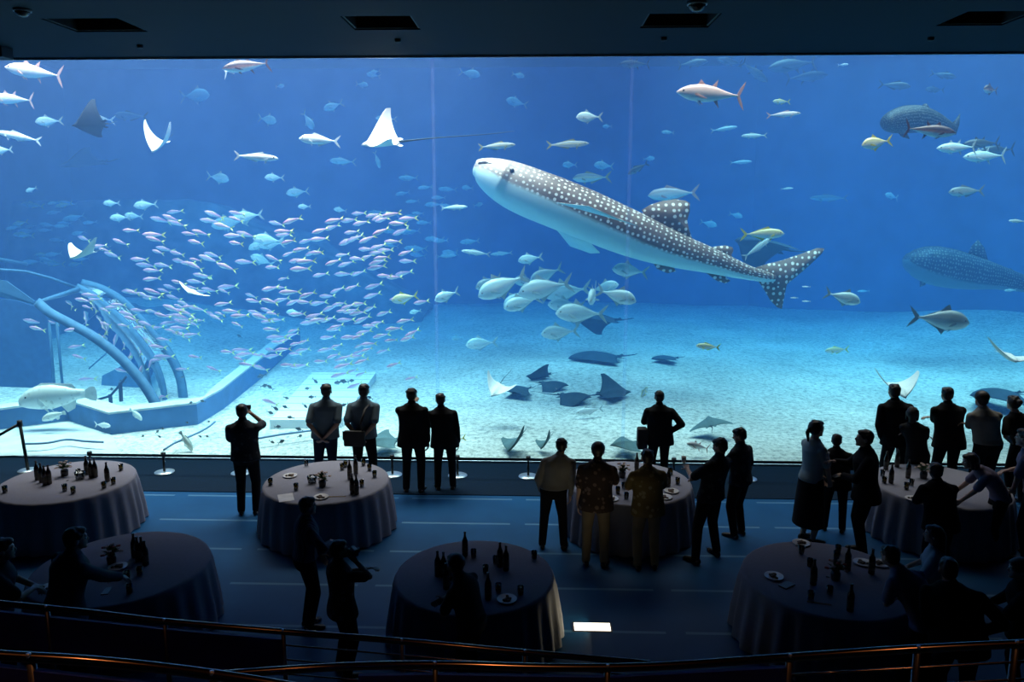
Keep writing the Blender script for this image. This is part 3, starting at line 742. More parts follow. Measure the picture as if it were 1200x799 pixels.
mray(1168, 462, 80, 22, 'faint dark ray over the sand behind the people at right', (-10, 0, 10), (m_rayd, m_rayd), up=-.3, tail=.3)
mray(100, 192, 62, 26, 'faint dark violet ray far behind at upper left', (-14, -6, 20), (m_rayd, m_rayd), up=.3, tail=.3)
mray(443, 527, 52, 14.9, 'grey ray resting on the bright sand between the men at the glass', (8, 0, 20), (m_rayg, m_rayg), up=.1, tail=.3)
mray(640, 531, 30, 14.8, 'ray with one wing tip raised at the glass above the barrier post', (-40, -20, 60), (m_rayg, m_rayg), up=.6, tail=.4)
mray(737, 531, 46, 14.9, 'blue grey ray resting on the sand just left of the suited man', (6, 0, 20), (m_rayg, m_rayg), up=-.05, tail=.3)

# ------------------------------------------------------------------ whale sharks
def shark_skin(name, back, belly, spot, lim=.0):
    m, nt, out = mat(name); b = nd(nt, 'ShaderNodeBsdfPrincipled')
    uv = nd(nt, 'ShaderNodeUVMap'); uv.uv_map = 'skin'
    sp = nd(nt, 'ShaderNodeSeparateXYZ'); lk(nt, uv.outputs[0], sp.inputs[0])
    at = nd(nt, 'ShaderNodeAttribute'); at.attribute_name = 'backness'
    hd = nd(nt, 'ShaderNodeAttribute'); hd.attribute_name = 'headness'
    vo = nd(nt, 'ShaderNodeTexVoronoi'); vo.voronoi_dimensions = '2D'; vo.inputs['Scale'].default_value = 1.0; vo.inputs['Randomness'].default_value = .45
    lk(nt, uv.outputs[0], vo.inputs['Vector'])
    sepc = nd(nt, 'ShaderNodeSeparateColor'); lk(nt, vo.outputs['Color'], sepc.inputs[0])
    rad = math_n(nt, 'ADD', math_n(nt, 'MULTIPLY', sepc.outputs[0], .14), .20)
    s1 = math_n(nt, 'MULTIPLY', math_n(nt, 'SUBTRACT', rad, vo.outputs['Distance']), 12, True)
    nz = nd(nt, 'ShaderNodeTexNoise'); nz.inputs['Scale'].default_value = 2.0; nz.inputs['Detail'].default_value = 4
    tc = nd(nt, 'ShaderNodeTexCoord'); lk(nt, tc.outputs['Object'], nz.inputs['Vector'])
    bk = ramp(nt, nz.outputs['Fac'], [(.3, tuple(c*.75 for c in back)), (.7, tuple(min(1, c*1.3) for c in back))])
    bk = mixc(nt, hd.outputs['Fac'], bk, (.47, .38, .35))
    bk = mixc(nt, s1, bk, spot)
    f = math_n(nt, 'ADD', at.outputs['Fac'], math_n(nt, 'MULTIPLY', math_n(nt, 'SUBTRACT', nz.outputs['Fac'], .5), .10))
    col = mixc(nt, ramp(nt, f, [(.46, (0, 0, 0)), (.54, (1, 1, 1))]), belly, bk)
    lk(nt, col, b.inputs['Base Color']); b.inputs['Roughness'].default_value = .5; b.inputs['Specular IOR Level'].default_value = .4
    lk(nt, b.outputs[0], out.inputs[0]); return m
def whale_shark(pts, Yf, fins, mats, name='whale_shark', flip=1, label='', view=Vector((0, -1, 0)), ku=60, kv=14, pecs=(), head=1.0, blo=0.0):
    """pts: (px, py, half height px); body lies in a gently curved sheet Y = Yf(px)."""
    bm = bmesh.new()
    lay = bm.verts.layers.float.new('backness'); lh = bm.verts.layers.float.new('headness')
    uvl = bm.loops.layers.uv.new('skin')
    uvs = {}
    # densify
    P = []
    for a, b in zip(pts[:-1], pts[1:]):
        for k in range(4):
            t = k/4; P.append(tuple(a[i]+(b[i]-a[i])*t for i in range(len(a))))
    P.append(pts[-1])
    for _ in range(2):
        P = [P[0]]+[tuple((P[i-1][j]+2*P[i][j]+P[i+1][j])/4 for j in range(len(P[0]))) for i in range(1, len(P)-1)]+[P[-1]]
    c = [at_y(p[0], p[1], Yf(p[0])) for p in P]
    n = 28; rings = []; s_len = 0; lens = []
    for i in range(len(c)):
        if i: s_len += (c[i]-c[i-1]).length
        lens.append(s_len)
    tot = s_len
    for i in range(len(c)):
        t = (c[min(i+1, len(c)-1)]-c[max(i-1, 0)]).normalized()
        side = Vector((0, -1, 0)); side = (side-t*side.dot(t)).normalized()
        up = side.cross(t).normalized()
        if up.z < 0: up = -up
        h = P[i][2]/ppm(c[i]); u = lens[i]/tot
        wr = 1.05-.35*u if u > .1 else 1.25
        w = h*wr
        r = []
        for k in range(n):
            a = 2*PI*k/n
            ca, sa = math.cos(a), math.sin(a)
            r.append(c[i]+side*ca*w*(1+.06*abs(sa))+up*sa*h)
        rings.append(r)
    vr = skin_rings(bm, rings)
    for i, r in enumerate(vr):
        u = lens[i]/tot
        h = P[i][2]/ppm(c[i])
        for k, v in enumerate(r):
            a = 2*PI*k/n
            sa = math.sin(a)
            # boundary between dark back and white belly drops slightly towards the tail
            bl = .12-.42*min(1, u*1.3) if u < .75 else -.30
            v[lay] = .5+.5*(sa-bl+blo)/1.0
            v[lh] = max(0, min(1, (.27-u)/.16))*.9*head
            aa = a if a <= PI*1.5 else a-2*PI
            uvs[v] = (lens[i]*ku/tot, aa/PI*kv*(1-.5*max(0, u-.3)))
    first = len(vr)*n
    for outline, ythick, backn in fins:
        k0 = len(bm.verts)
        pts3 = [at_y(q[0], q[1], Yf(q[0])+(q[2] if len(q) > 2 else 0)) for q in outline]
        nrm = (pts3[1]-pts3[0]).cross(pts3[-1]-pts3[0])
        plate(bm, pts3, ythick, 0, nrm)
        bm.verts.ensure_lookup_table()
        for v in list(bm.verts)[k0:]:
            v[lay] = backn; v[lh] = 0
            uvs[v] = ((v.co.x+v.co.y*.8)*ku/tot*.75, v.co.z*ku/tot*.9)
    for outline3, thick, nrm in pecs:
        # horizontal fin: dark above, white below
        h = nrm.normalized()*thick*.5
        cc = sum(outline3, Vector())/len(outline3)
        a = [bm.verts.new(p) for p in outline3]; ca, cb = bm.verts.new(cc+h), bm.verts.new(cc-h)
        for v in a+[ca]: v[lay] = .9
        cb[lay] = .0
        a2 = [bm.verts.new(p-h*.3) for p in outline3]
        for v in a2: v[lay] = .0
        for v in a+a2+[ca, cb]: uvs[v] = (v.co.x*4, v.co.y*4); v[lh] = 0
        m_ = len(a)
        for i in range(m_):
            j = (i+1) % m_
            bm.faces.new((a[i], a[j], ca)); bm.faces.new((a2[j], a2[i], cb)); bm.faces.new((a[j], a[i], a2[i], a2[j]))
    bm.verts.ensure_lookup_table()
    bmesh.ops.recalc_face_normals(bm, faces=bm.faces)
    for f in bm.faces:
        us = [uvs.get(l.vert, (0, 0)) for l in f.loops]
        span = max(q[1] for q in us)-min(q[1] for q in us)
        for l, q in zip(f.loops, us):
            if span > kv and q[1] < 0: q = (q[0], q[1]+2*kv*.8)
            l[uvl].uv = q
    ctr = sum((v.co for v in bm.verts), Vector())/len(bm.verts)
    for v in bm.verts: v.co -= ctr
    o = obj(name, bm, mats, None, True, ctr)
    return tag(o, label, 'whale shark')
m_shark = shark_skin('whale_shark_skin', (.19, .125, .105), (.70, .88, .88), (.95, .90, .86))  # white belly tinted turquoise, water light put into its colour
SP = [(555.5,197,5),(557,197.5,9),(561,198,13),(568,201,17.5),(578,206,22),(590,212,25.5),(605,219,28),(625,227.5,29),(645,235,29.5),(670,245,29.5),(695,255,29),(720,266,28),(745,276,26.5),(770,286,23.5),(800,296,19.5),(830,304.5,15.5),(860,314.5,11),(880,320.5,8),(898,324.5,6.5),(908,326,4)]
def YF(px): return 18.2+.0000085*(px-700)**2+(px-556)*.0012
FINS = [
 ([(752,246),(762,240),(776,235.5),(790,233.5),(803,235),(808,238),(808,248),(805,258),(807,268),(811,280),(790,283),(765,268)], .16, .9),
 ([(833,290),(840,288.5),(850,287.5),(858,289.5),(859.5,293),(857,299),(862,306),(850,305),(838,298)], .08, .9),
 ([(884,314),(900,309),(918,304.5),(940,297),(958,290.5),(966,291),(963,297),(948,311),(934,323),(922,333),(918,345),(917,356),(916,362),(911,360),(903,352),(896,340),(888,328)], .09, .9),
 ([(828,320),(838,320),(850,324),(856,329),(850,332),(840,329)], .05, .62),
 ([(764,306),(776,309),(790,314),(792,318),(782,320),(770,315)], .05, .62),
]
q0 = at_y(652, 237, YF(652)-.72); q1 = at_y(690, 246, YF(690)-.74); q2 = at_y(747, 264, 17.25); q3 = at_y(725, 256, 17.05); q4 = at_y(690, 241, 17.15)
r0 = at_y(650, 266, YF(650)+.4); r1 = at_y(690, 282, YF(690)+.5); r2 = at_y(703, 296, 19.9); r3 = at_y(692, 296.5, 20.1); r4 = at_y(668, 288, 19.9)
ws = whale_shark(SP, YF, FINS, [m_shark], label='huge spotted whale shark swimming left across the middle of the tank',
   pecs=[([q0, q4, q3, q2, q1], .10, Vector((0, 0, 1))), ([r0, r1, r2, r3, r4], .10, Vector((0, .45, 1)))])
# eye, mouth and gill slits of the near shark
def on_shark(px, py, dy=0): return at_y(px, py, YF(px)+dy)-ws.location
bm = bmesh.new(); bmesh.ops.create_uvsphere(bm, u_segments=12, v_segments=8, radius=.055, matrix=Matrix.Translation(on_shark(600, 200, -.47)))
obj('eye', bm, m_eye, ws, True)
bm = bmesh.new(); tube(bm, [on_shark(558, 196, -.20), on_shark(562, 191, -.30), on_shark(569, 190.5, -.36), on_shark(577, 192, -.41)], [.012, .03, .03, .008], 8)
obj('mouth', bm, simple('mouth_dark', (.05, .04, .05), .7), ws, True)
# second whale shark, far right, facing left
m_shark2 = shark_skin('shaded_whale_shark_skin', (.010, .022, .036), (.13, .22, .26), (.20, .26, .28))  # darkened copy of the shark skin, silhouette shade put into its colours
SP2 = [(1062,302,6),(1068,305,13),(1080,308,20),(1095,311,23),(1115,315,23),(1140,320,20),(1165,324,15),(1190,330,11),(1215,336,8),(1240,342,6)]
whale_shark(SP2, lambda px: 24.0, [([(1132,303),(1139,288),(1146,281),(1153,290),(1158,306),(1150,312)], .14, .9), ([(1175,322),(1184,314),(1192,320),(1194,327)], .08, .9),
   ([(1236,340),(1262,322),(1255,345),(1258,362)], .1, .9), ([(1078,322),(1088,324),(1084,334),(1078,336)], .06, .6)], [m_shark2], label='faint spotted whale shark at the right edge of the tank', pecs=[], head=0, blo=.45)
# far dark shark silhouette upper right
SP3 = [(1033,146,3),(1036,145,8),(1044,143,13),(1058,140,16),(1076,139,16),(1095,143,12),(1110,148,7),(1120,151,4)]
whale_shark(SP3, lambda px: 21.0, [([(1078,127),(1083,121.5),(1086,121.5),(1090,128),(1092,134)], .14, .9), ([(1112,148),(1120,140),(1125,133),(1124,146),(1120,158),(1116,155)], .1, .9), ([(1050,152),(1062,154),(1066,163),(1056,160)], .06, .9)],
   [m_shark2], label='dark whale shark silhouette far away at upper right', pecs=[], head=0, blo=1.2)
# ------------------------------------------------------------------ scenery inside the tank
m_conc = simple('pale_concrete', (.62, .66, .66), .8, scale=3, noise_amt=.12)
m_wallband = simple('blue_painted_concrete', (.10, .24, .48), .8, scale=2)
m_rib = simple('rib_steel', (.07, .17, .29), .8)
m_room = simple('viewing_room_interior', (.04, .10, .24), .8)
# zigzag parapet at the foot of the viewing room
base_px = [(-60, 512), (80, 491), (130, 508), (232, 495), (262, 477), (352, 399)]
basep = [at_z(x, y, 0) for x, y in base_px]
av = thing('underwater_viewing_room', 'curved acrylic viewing room with pale blue ribs and a zigzag parapet at the left of the tank', 'viewing room', at_z(150, 480))
def rel(p): return Vector(p)-av.location
def poly_wall(pts, depth, z0, z1, mi=0):
    bm = bmesh.new()
    back = [p+Vector((depth*d[0], depth*d[1], 0)) for p, d in pts]
    fr = [p for p, d in pts]
    n = len(fr)
    A = [bm.verts.new(rel(p+Vector((0, 0, z0)))) for p in fr]; B = [bm.verts.new(rel(p+Vector((0, 0, z1)))) for p in fr]
    Cc = [bm.verts.new(rel(p+Vector((0, 0, z1)))) for p in back]; D = [bm.verts.new(rel(p+Vector((0, 0, z0)))) for p in back]
    for i in range(n-1):
        for q in ((A[i], A[i+1], B[i+1], B[i]), (B[i], B[i+1], Cc[i+1], Cc[i]), (Cc[i], Cc[i+1], D[i+1], D[i]), (D[i], D[i+1], A[i+1], A[i])): bm.faces.new(q)
    for e in (0, n-1): bm.faces.new((A[e], B[e], Cc[e], D[e]) if e else (D[e], Cc[e], B[e], A[e]))
    return bm
dirs = [(0, 1), (0, 1), (.1, 1), (-.1, 1), (-.6, .6), (-.8, .3)]
obj('parapet', poly_wall(list(zip(basep, dirs)), .16, -.1, .42), m_wallband, av)
obj('coping', poly_wall([(p+Vector((0, -.02, 0)), d) for p, d in zip(basep, dirs)], .5, .425, .47), m_conc, av)
# ribs
def ribpts(px, Y0, Y1):
    n = len(px); return [at_y(x, y, Y0+(Y1-Y0)*i/(n-1)) for i, (x, y) in enumerate(px)]
def smooth_pts(p, k=4):
    out = []
    for i in range(len(p)-1):
        a, b = p[max(i-1, 0)], p[i]; c, d = p[i+1], p[min(i+2, len(p)-1)]
        for j in range(k):
            t = j/k
            out.append(.5*((2*b)+(c-a)*t+(2*a-5*b+4*c-d)*t*t+(3*b-a-3*c+d)*t**3))
    out.append(p[-1]); return out
RIB = [
 ribpts([(197, 499), (187, 482), (170, 452), (143, 421), (112, 396), (82, 379), (58, 366), (44, 354)], at_z(197, 499).y+.15, 18.0),
 ribpts([(191, 474), (189, 452), (180, 425), (165, 402), (146, 380), (125, 360), (106, 345), (90, 337)], 18.6, 19.6),
 ribpts([(215, 468), (211, 442), (200, 418), (183, 396), (164, 374), (142, 352), (118, 338), (96, 332)], 18.9, 19.9),
]
RS = [smooth_pts(r) for r in RIB]
for r in RS:
    bm = bmesh.new(); tube(bm, [rel(p) for p in r], [(.15, .06)]*len(r), 4, side=Vector((1, 0, .4))); obj('rib', bm, m_rib, av)
for a, b in ((0, 1), (1, 2)):
    bm = bmesh.new()
    va = [bm.verts.new(rel(p)) for p in RS[a]]; vb = [bm.verts.new(rel(p)) for p in RS[b]]
    for i in range(len(va)-1):
        f = bm.faces.new((va[i], va[i+1], vb[i+1], vb[i])); f.smooth = True
    obj('acrylic_panel', bm, m_acr, av)
# roof frame
for px, Y0, Y1, r_ in (([(-30, 313), (0, 316), (30, 318), (60, 326), (90, 337)], 18.5, 19.6, .035), ([(42, 356), (92, 339)], 18.0, 19.5, .07), ([(50, 361), (96, 343)], 18.2, 19.7, .045),
        ([(-30, 302), (0, 304), (32, 310)], 19.5, 20.5, .05), ([(104, 432), (140, 400)], 18.6, 19.2, .02)):
    bm = bmesh.new(); tube(bm, [rel(p) for p in ribpts(px, Y0, Y1)], r_, 6); obj('roof_bar', bm, m_rib, av)
for (x0, x1) in ((57.5, 64.5), (66.5, 74)):
    bm = bmesh.new(); tube(bm, [rel(at_y(x0, 378, 18.3)), rel(at_y(x1, 460, 18.3))], .035, 6); obj('post', bm, m_rib, av)
bm = bmesh.new(); o_ = [rel(at_y(x, y, 18.2)) for x, y in ((-40, 324), (8, 329), (48, 358), (22, 352), (-40, 340))]
plate(bm, o_, .08, 0); obj('roof_panel', bm, m_rib, av)
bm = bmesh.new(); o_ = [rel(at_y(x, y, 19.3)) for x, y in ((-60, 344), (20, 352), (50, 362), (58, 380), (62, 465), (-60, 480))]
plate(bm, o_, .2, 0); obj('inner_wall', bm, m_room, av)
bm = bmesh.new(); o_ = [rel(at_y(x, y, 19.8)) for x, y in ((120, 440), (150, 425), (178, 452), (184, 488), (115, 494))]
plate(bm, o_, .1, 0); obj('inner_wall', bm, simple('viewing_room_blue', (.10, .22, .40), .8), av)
# handrail inside the viewing room
t = thing('handrail', 'dark handrail with two stubby posts inside the viewing room at left', 'handrail', at_z(140, 483))
def rr(p): return Vector(p)-t.location
bm = bmesh.new(); tube(bm, [rr(at_y(x, y, 17.6)) for x, y in ((84, 473), (108, 470), (129, 464), (138, 454), (148, 441))], .03, 6); obj('rail', bm, simple('dark_blue_metal', (.02, .04, .09), .5), t)
for x0, y0, x1, y1 in ((129, 462, 131, 484), (141, 448, 142, 470)):
    bm = bmesh.new(); tube(bm, [rr(at_y(x0, y0, 17.62)), rr(at_y(x1, y1, 17.62))], .05, 6); obj('post', bm, MATS['dark_blue_metal'], t)

# sloping concrete apron below the parapet
bm = bmesh.new()
a = [at_z(x, y, .04) for x, y in ((-70, 516), (78, 495), (132, 511), (140, 532), (-70, 536))]
plate(bm, a, .1, 0, Vector((0, 0, 1))); o = struct('floor_apron', bm, m_conc)
# pale slab set in the sand
m_slab, nt, out = mat('slab_boards')
b = nd(nt, 'ShaderNodeBsdfPrincipled'); tc = nd(nt, 'ShaderNodeTexCoord'); sx_ = nd(nt, 'ShaderNodeSeparateXYZ'); lk(nt, tc.outputs['Object'], sx_.inputs[0])
fr = math_n(nt, 'FRACT', math_n(nt, 'MULTIPLY', sx_.outputs['Y'], 1.6))
lk(nt, mixc(nt, math_n(nt, 'LESS_THAN', fr, .09), (.86, .88, .86), (.40, .46, .5)), b.inputs['Base Color'])
lk(nt, b.outputs[0], out.inputs[0])
bm = bmesh.new()
cr = [at_z(x, y, .16) for x, y in ((316, 492), (400, 492), (441, 436), (366, 436))]
lo = [bm.verts.new(p-Vector((0, 0, .3))) for p in cr]; hi = [bm.verts.new(p) for p in cr]
bm.faces.new(hi); bm.faces.new(lo[::-1])
for i in range(4): bm.faces.new((lo[i], lo[(i+1) % 4], hi[(i+1) % 4], hi[i]))
struct('floor_slab', bm, m_slab)
# hoses and a thin dark line on the sea floor
m_hose = simple('hose_blue', (.10, .2, .34), .6)
for px, lb in (([(300, 514), (330, 509), (360, 505), (392, 501)], 'thin pale hose lying on the bright sand left of the men'),
        ([(28, 520), (55, 519), (78, 515), (100, 517), (121, 518)], 'thin dark line lying on the concrete apron at lower left'),  # dark line drawn as a thin tube
        ([(192, 527), (203, 520), (212, 516), (240, 503), (252, 494)], 'thin hose rising over the sand right of the parapet corner')):
    bm = bmesh.new(); tube(bm, smooth_pts([at_z(x, y, .20) for x, y in px]), .022, 6)
    tag(obj('hose', bm, m_hose, None, True), lb, 'hose')
# reef at the back left
def rock(bm, c, r, sc, seed):
    k0 = len(bm.verts)
    bmesh.ops.create_icosphere(bm, subdivisions=4, radius=1.0)
    bm.verts.ensure_lookup_table()
    for v in list(bm.verts)[k0:]:
        n_ = noise.fractal(v.co*1.7+Vector((seed, seed*2, 0)), 1.0, 2.0, 4)
        v.co = Vector((v.co.x*sc[0], v.co.y*sc[1], v.co.z*sc[2]))*r*(1+.38*n_)+Vector(c)
m_rock = simple('reef_rock', (.16, .22, .26), .95, scale=1.2, noise_amt=.5, bump=.6)
bm = bmesh.new()
N = 60
rows = []
for j in range(5):
    rows.append([])
    for i in range(N+1):
        x = -22.3+17.5*i/N
        top = 4.9*min(1, max(.0, (N-i)/34))**.8
        z = [-.1, top*.5, top, top+.05, top-.3][j]; y = [31.2, 31.6, 32.4, 34.5, 36.6][j]
        k = noise.fractal(Vector((x*.35, j*.9, 0)), 1.0, 2.0, 3)
        rows[-1].append(bm.verts.new((x, y+k*.7, z+(k*.35 if 0 < j < 4 else 0))))
for j in range(4):
    for i in range(N): f = bm.faces.new((rows[j][i], rows[j][i+1], rows[j+1][i+1], rows[j+1][i])); f.smooth = True
struct('wall_reef', bm, m_rock)
for i, (px, py, Y, r, sc, lb) in enumerate(((35, 375, 26, 1.5, (1.7, 1, .9), 'weathered reef boulder behind the viewing room roof at far left'),
      (165, 388, 28.5, 1.0, (1.5, 1, .8), 'low reef boulder right of the big one at left'))):
    q = at_y(px, py, Y); bm = bmesh.new(); rock(bm, (0, 0, 0), r, sc, i*3.1)
    tag(obj('reef_rock', bm, m_rock, None, True, (q.x, Y, .1)), lb, 'rock')
# ------------------------------------------------------------------ people
def remesh_obj(name, bm, m, parent, voxel, smooth=4, bump=None):
    me = bpy.data.meshes.new('tmp'); bm.to_mesh(me); bm.free()
    o = bpy.data.objects.new('tmp', me); C.objects.link(o)
    md = o.modifiers.new('r', 'REMESH'); md.mode = 'VOXEL'; md.voxel_size = voxel; md.use_smooth_shade = True
    ms = o.modifiers.new('s', 'SMOOTH'); ms.iterations = smooth; ms.factor = .5
    dg = bpy.context.evaluated_depsgraph_get()
    new = bpy.data.meshes.new_from_object(o.evaluated_get(dg), depsgraph=dg)
    bpy.data.objects.remove(o); bpy.data.meshes.remove(me)
    new.name = name; new.materials.clear(); new.materials.append(m)
    new.polygons.foreach_set('use_smooth', [True]*len(new.polygons))
    r = bpy.data.objects.new(name, new); C.objects.link(r); r.parent = parent
    return r
def caps(bm, a, b, ra, rb, n=12):
    """tapered capsule"""
    a, b = Vector(a), Vector(b); d = b-a
    if d.length < 1e-5: d = Vector((0, 0, 1e-4)); b = a+d
    t = d.normalized(); u, v = frame_of(t)
    rings = []
    for k in (80, 55, 28): rings.append(ring_pts(a-t*ra*math.sin(R(k)), u*ra*math.cos(R(k)), v*ra*math.cos(R(k)), n))
    rings.append(ring_pts(a, u*ra, v*ra, n)); rings.append(ring_pts(b, u*rb, v*rb, n))
    for k in (28, 55, 80): rings.append(ring_pts(b+t*rb*math.sin(R(k)), u*rb*math.cos(R(k)), v*rb*math.cos(R(k)), n))
    skin_rings(bm, rings)
def ell(bm, c, r, mtx=None):
    m = Matrix.Translation(Vector(c)) @ (mtx.to_4x4() if mtx else Matrix.Identity(4)) @ Matrix.Diagonal((*r, 1))
    bmesh.ops.create_uvsphere(bm, u_segments=16, v_segments=12, radius=1, matrix=m)
def ik(a, b, l1, l2, pole):
    a, b = Vector(a), Vector(b); d = b-a; L = min(d.length, (l1+l2)*.995); t = d.normalized()
    b = a+t*L
    x = (l1*l1-l2*l2+L*L)/(2*L); h = math.sqrt(max(0, l1*l1-x*x))
    p = Vector(pole); p = (p-t*p.dot(t)); p = p.normalized() if p.length > 1e-4 else t.orthogonal()
    return a+t*x+p*h, b
def cloth(name, col, kind='plain', col2=(.5, .5, .5), rough=.9):
    if name in MATS: return MATS[name]
    if kind == 'plain': return simple(name, col, rough, scale=5, noise_amt=.12, spec=.2)
    m, nt, out = mat(name); b = nd(nt, 'ShaderNodeBsdfPrincipled'); tc = nd(nt, 'ShaderNodeTexCoord')
    if kind == 'floral':
        vo = nd(nt, 'ShaderNodeTexVoronoi'); vo.inputs['Scale'].default_value = 11
        nz = nd(nt, 'ShaderNodeTexNoise'); nz.inputs['Scale'].default_value = 14
        lk(nt, tc.outputs['Object'], nz.inputs['Vector']); lk(nt, tc.outputs['Object'], vo.inputs['Vector'])
        f = math_n(nt, 'ADD', vo.outputs['Distance'], math_n(nt, 'MULTIPLY', nz.outputs['Fac'], .35))
        c_ = ramp(nt, f, [(.42, col2), (.50, col)])
    else:
        wv = nd(nt, 'ShaderNodeTexWave'); wv.inputs['Scale'].default_value = 9; wv.bands_direction = 'X'
        lk(nt, tc.outputs['Object'], wv.inputs['Vector']); c_ = ramp(nt, wv.outputs['Fac'], [(.4, col), (.6, col2)])
    lk(nt, c_, b.inputs['Base Color']); b.inputs['Roughness'].default_value = rough; b.inputs['Specular IOR Level'].default_value = .2
    lk(nt, b.outputs[0], out.inputs[0]); MATS[name] = m; return m
m_skin = simple('skin', (.50, .33, .25), .6, scale=9, noise_amt=.06)
m_hair = simple('black_hair', (.012, .010, .010), .5, scale=40, noise_amt=.3)
m_shoe = simple('black_leather', (.012, .011, .011), .4)
m_eyew = simple('eye_white', (.8, .8, .8), .3)
# (z, side radius, depth radius, y offset) of the trunk for a 1.70 m person
TR = [(.845, .10, .080, -.005), (.87, .150, .100, -.01), (.93, .165, .115, -.012), (1.02, .15, .10, -.004), (1.10, .145, .10, .0), (1.20, .16, .112, .004), (1.30, .178, .115, .0), (1.37, .155, .095, -.008), (1.42, .105, .076, -.014), (1.455, .07, .062, -.012)]
ARMS = {  # right-side elbow pole and hand target in the chest frame (mirrored for the left); z from the ground
 'down': ((.3, -1, 0), (.24, .02, .80)), 'behind': ((1, -.35, 0), (.05, -.19, .93)), 'crossed': ((1, .1, -.6), (-.10, .25, 1.16)),
 'front': ((1, -.3, -.4), (.05, .29, 1.08)), 'pocket': ((.9, -.8, 0), (.20, .06, .86)), 'chin': ((1, .1, -1), (.05, .17, 1.40)),
 'camera': ((1, .1, -1), (.07, .24, 1.50)), 'cup': ((.9, -.2, -1), (.14, .36, 1.20)), 'reach': ((.6, -.3, -1), (.16, .50, 1.02)),
 'hips': ((1, -.7, 0), (.19, -.02, 1.0)), 'cheek': ((1, .1, -1), (.10, .16, 1.46)), 'low': ((1, -.2, 0), (.10, .22, .86)),
}
def person(px, hy, fx, fy, face=0, arms=('down', 'down'), top='shirt', topm=None, legm=None, hair='short', lean=0, headyaw=0, headpitch=0, stance=.10, step=.0,
           label='', female=False, twist=0, hips=0, Hfix=None, sleeve=None, name='person', build=1.0):
    """px,hy crown of the head in the photo; fx,fy the feet; face: degrees, 0 looks at the tank, + turns left."""
    base = at_z(fx, fy, 0)
    H = at_y(px, hy, base.y).z if Hfix is None else Hfix
    H = max(1.5, min(1.9, H)); s = H/1.70
    root = thing(name, label, 'person', base, R(face))
    # shift the head sideways towards px by leaning the trunk
    hx = at_y(px, hy, base.y).x-base.x
    loc = Matrix.Rotation(-R(face), 3, 'Z') @ Vector((hx, 0, 0))
    lx = max(-.25, min(.25, loc.x/s)); ly = max(-.1, min(.1, loc.y/s))
    zb = .93
    def B(p):    # bend of the trunk
        p = Vector(p); u = max(0, min(1, (p.z-zb)/.5)); up = max(0, p.z-zb)
        a = R(lean)*(.35+.65*u) if p.z > zb else 0
        q = Vector((p.x, p.y, p.z-zb))
        if p.z > zb:
            q = Matrix.Rotation(R(twist)*u, 3, 'Z') @ q
            q = Matrix.Rotation(-a, 3, 'X') @ q
        q += Vector((lx*min(1.2, up/.65), ly*min(1.2, up/.65), 0))
        return Vector((q.x, q.y, q.z+zb))*s
    build *= 1.0 if female else 1.10
    w = (.95 if female else 1.06)*build
    # ---- joints
    legs, armsj = [], []
    for sd in (1, -1):
        hip = Vector((sd*.088, 0, .90))*s
        st = stance if not isinstance(stance, tuple) else stance[0 if sd == 1 else 1]
        foot = Vector((sd*st, sd*step, .075))*s
        kn, an = ik(hip, foot, .425*s, .415*s, (sd*.15, 1, 0))
        foot = an
        legs.append((sd, hip, kn, foot))
        pose = arms[0] if sd == 1 else arms[1]
        pole, tgt = ARMS[pose] if isinstance(pose, str) else pose
        sh = B((sd*.172*w, -.01, 1.345)); tg = B((sd*tgt[0], tgt[1], tgt[2])) if tgt[2] > zb else Vector((sd*tgt[0]+lx*.1, tgt[1], tgt[2]))*s
        if lean > 20 and pose in ('down', 'reach', 'front'): tg = B((sd*tgt[0], tgt[1]+.05, max(zb+.02, tgt[2])))
        el, wr = ik(sh, tg, .275*s, .245*s, (sd*pole[0], pole[1], pole[2]))
        armsj.append((sd, sh, el, wr))
    hc = B((0, .015, 1.585)); hm = Matrix.Rotation(R(headyaw), 3, 'Z') @ Matrix.Rotation(R(-headpitch-lean*.35), 3, 'X')
    def HP(x, y, z): return hc + hm @ (Vector((x, y, z))*s)
    # ---- skin: one continuous body
    bm = bmesh.new()
    rings = []
    X = Vector((1, 0, 0))
    for (z, rx, ry, oy) in TR:
        c0 = B((0, oy, z)); ax = (B((rx*w*.93, oy, z))-c0); ay = (B((0, oy+ry*.93*build, z))-c0)
        rings.append(ring_pts(c0, ax, ay, 20))
    skin_rings(bm, rings)
    caps(bm, B((0, -.012, 1.42)), HP(0, -.015, -.06), .055*s, .052*s)
    ell(bm, HP(0, -.008, .025), (.074*s, .092*s, .088*s), hm); ell(bm, HP(0, .028, -.035), (.055*s, .062*s, .072*s), hm)
    ell(bm, HP(0, .095, -.018), (.012*s, .017*s, .020*s), hm); caps(bm, HP(0, .082, .018), HP(0, .100, -.018), .008*s, .010*s, 8)
    ell(bm, HP(0, .078, .028), (.05*s, .014*s, .010*s), hm); ell(bm, HP(0, .084, -.052), (.022*s, .010*s, .009*s), hm); ell(bm, HP(0, .070, -.088), (.026*s, .020*s, .018*s), hm)
    for sd in (1, -1): ell(bm, HP(sd*.077, -.012, -.005), (.010*s, .020*s, .032*s), hm)
    for sd, hip, kn, an in legs:
        caps(bm, hip, kn, .082*s*build, .052*s); caps(bm, kn, kn*.55+an*.45, .052*s, .054*s); caps(bm, kn*.55+an*.45, an, .054*s, .036*s)
        caps(bm, an+Vector((0, -.04, -.035))*s, an+Vector((0, .12, -.05))*s, .032*s, .024*s)
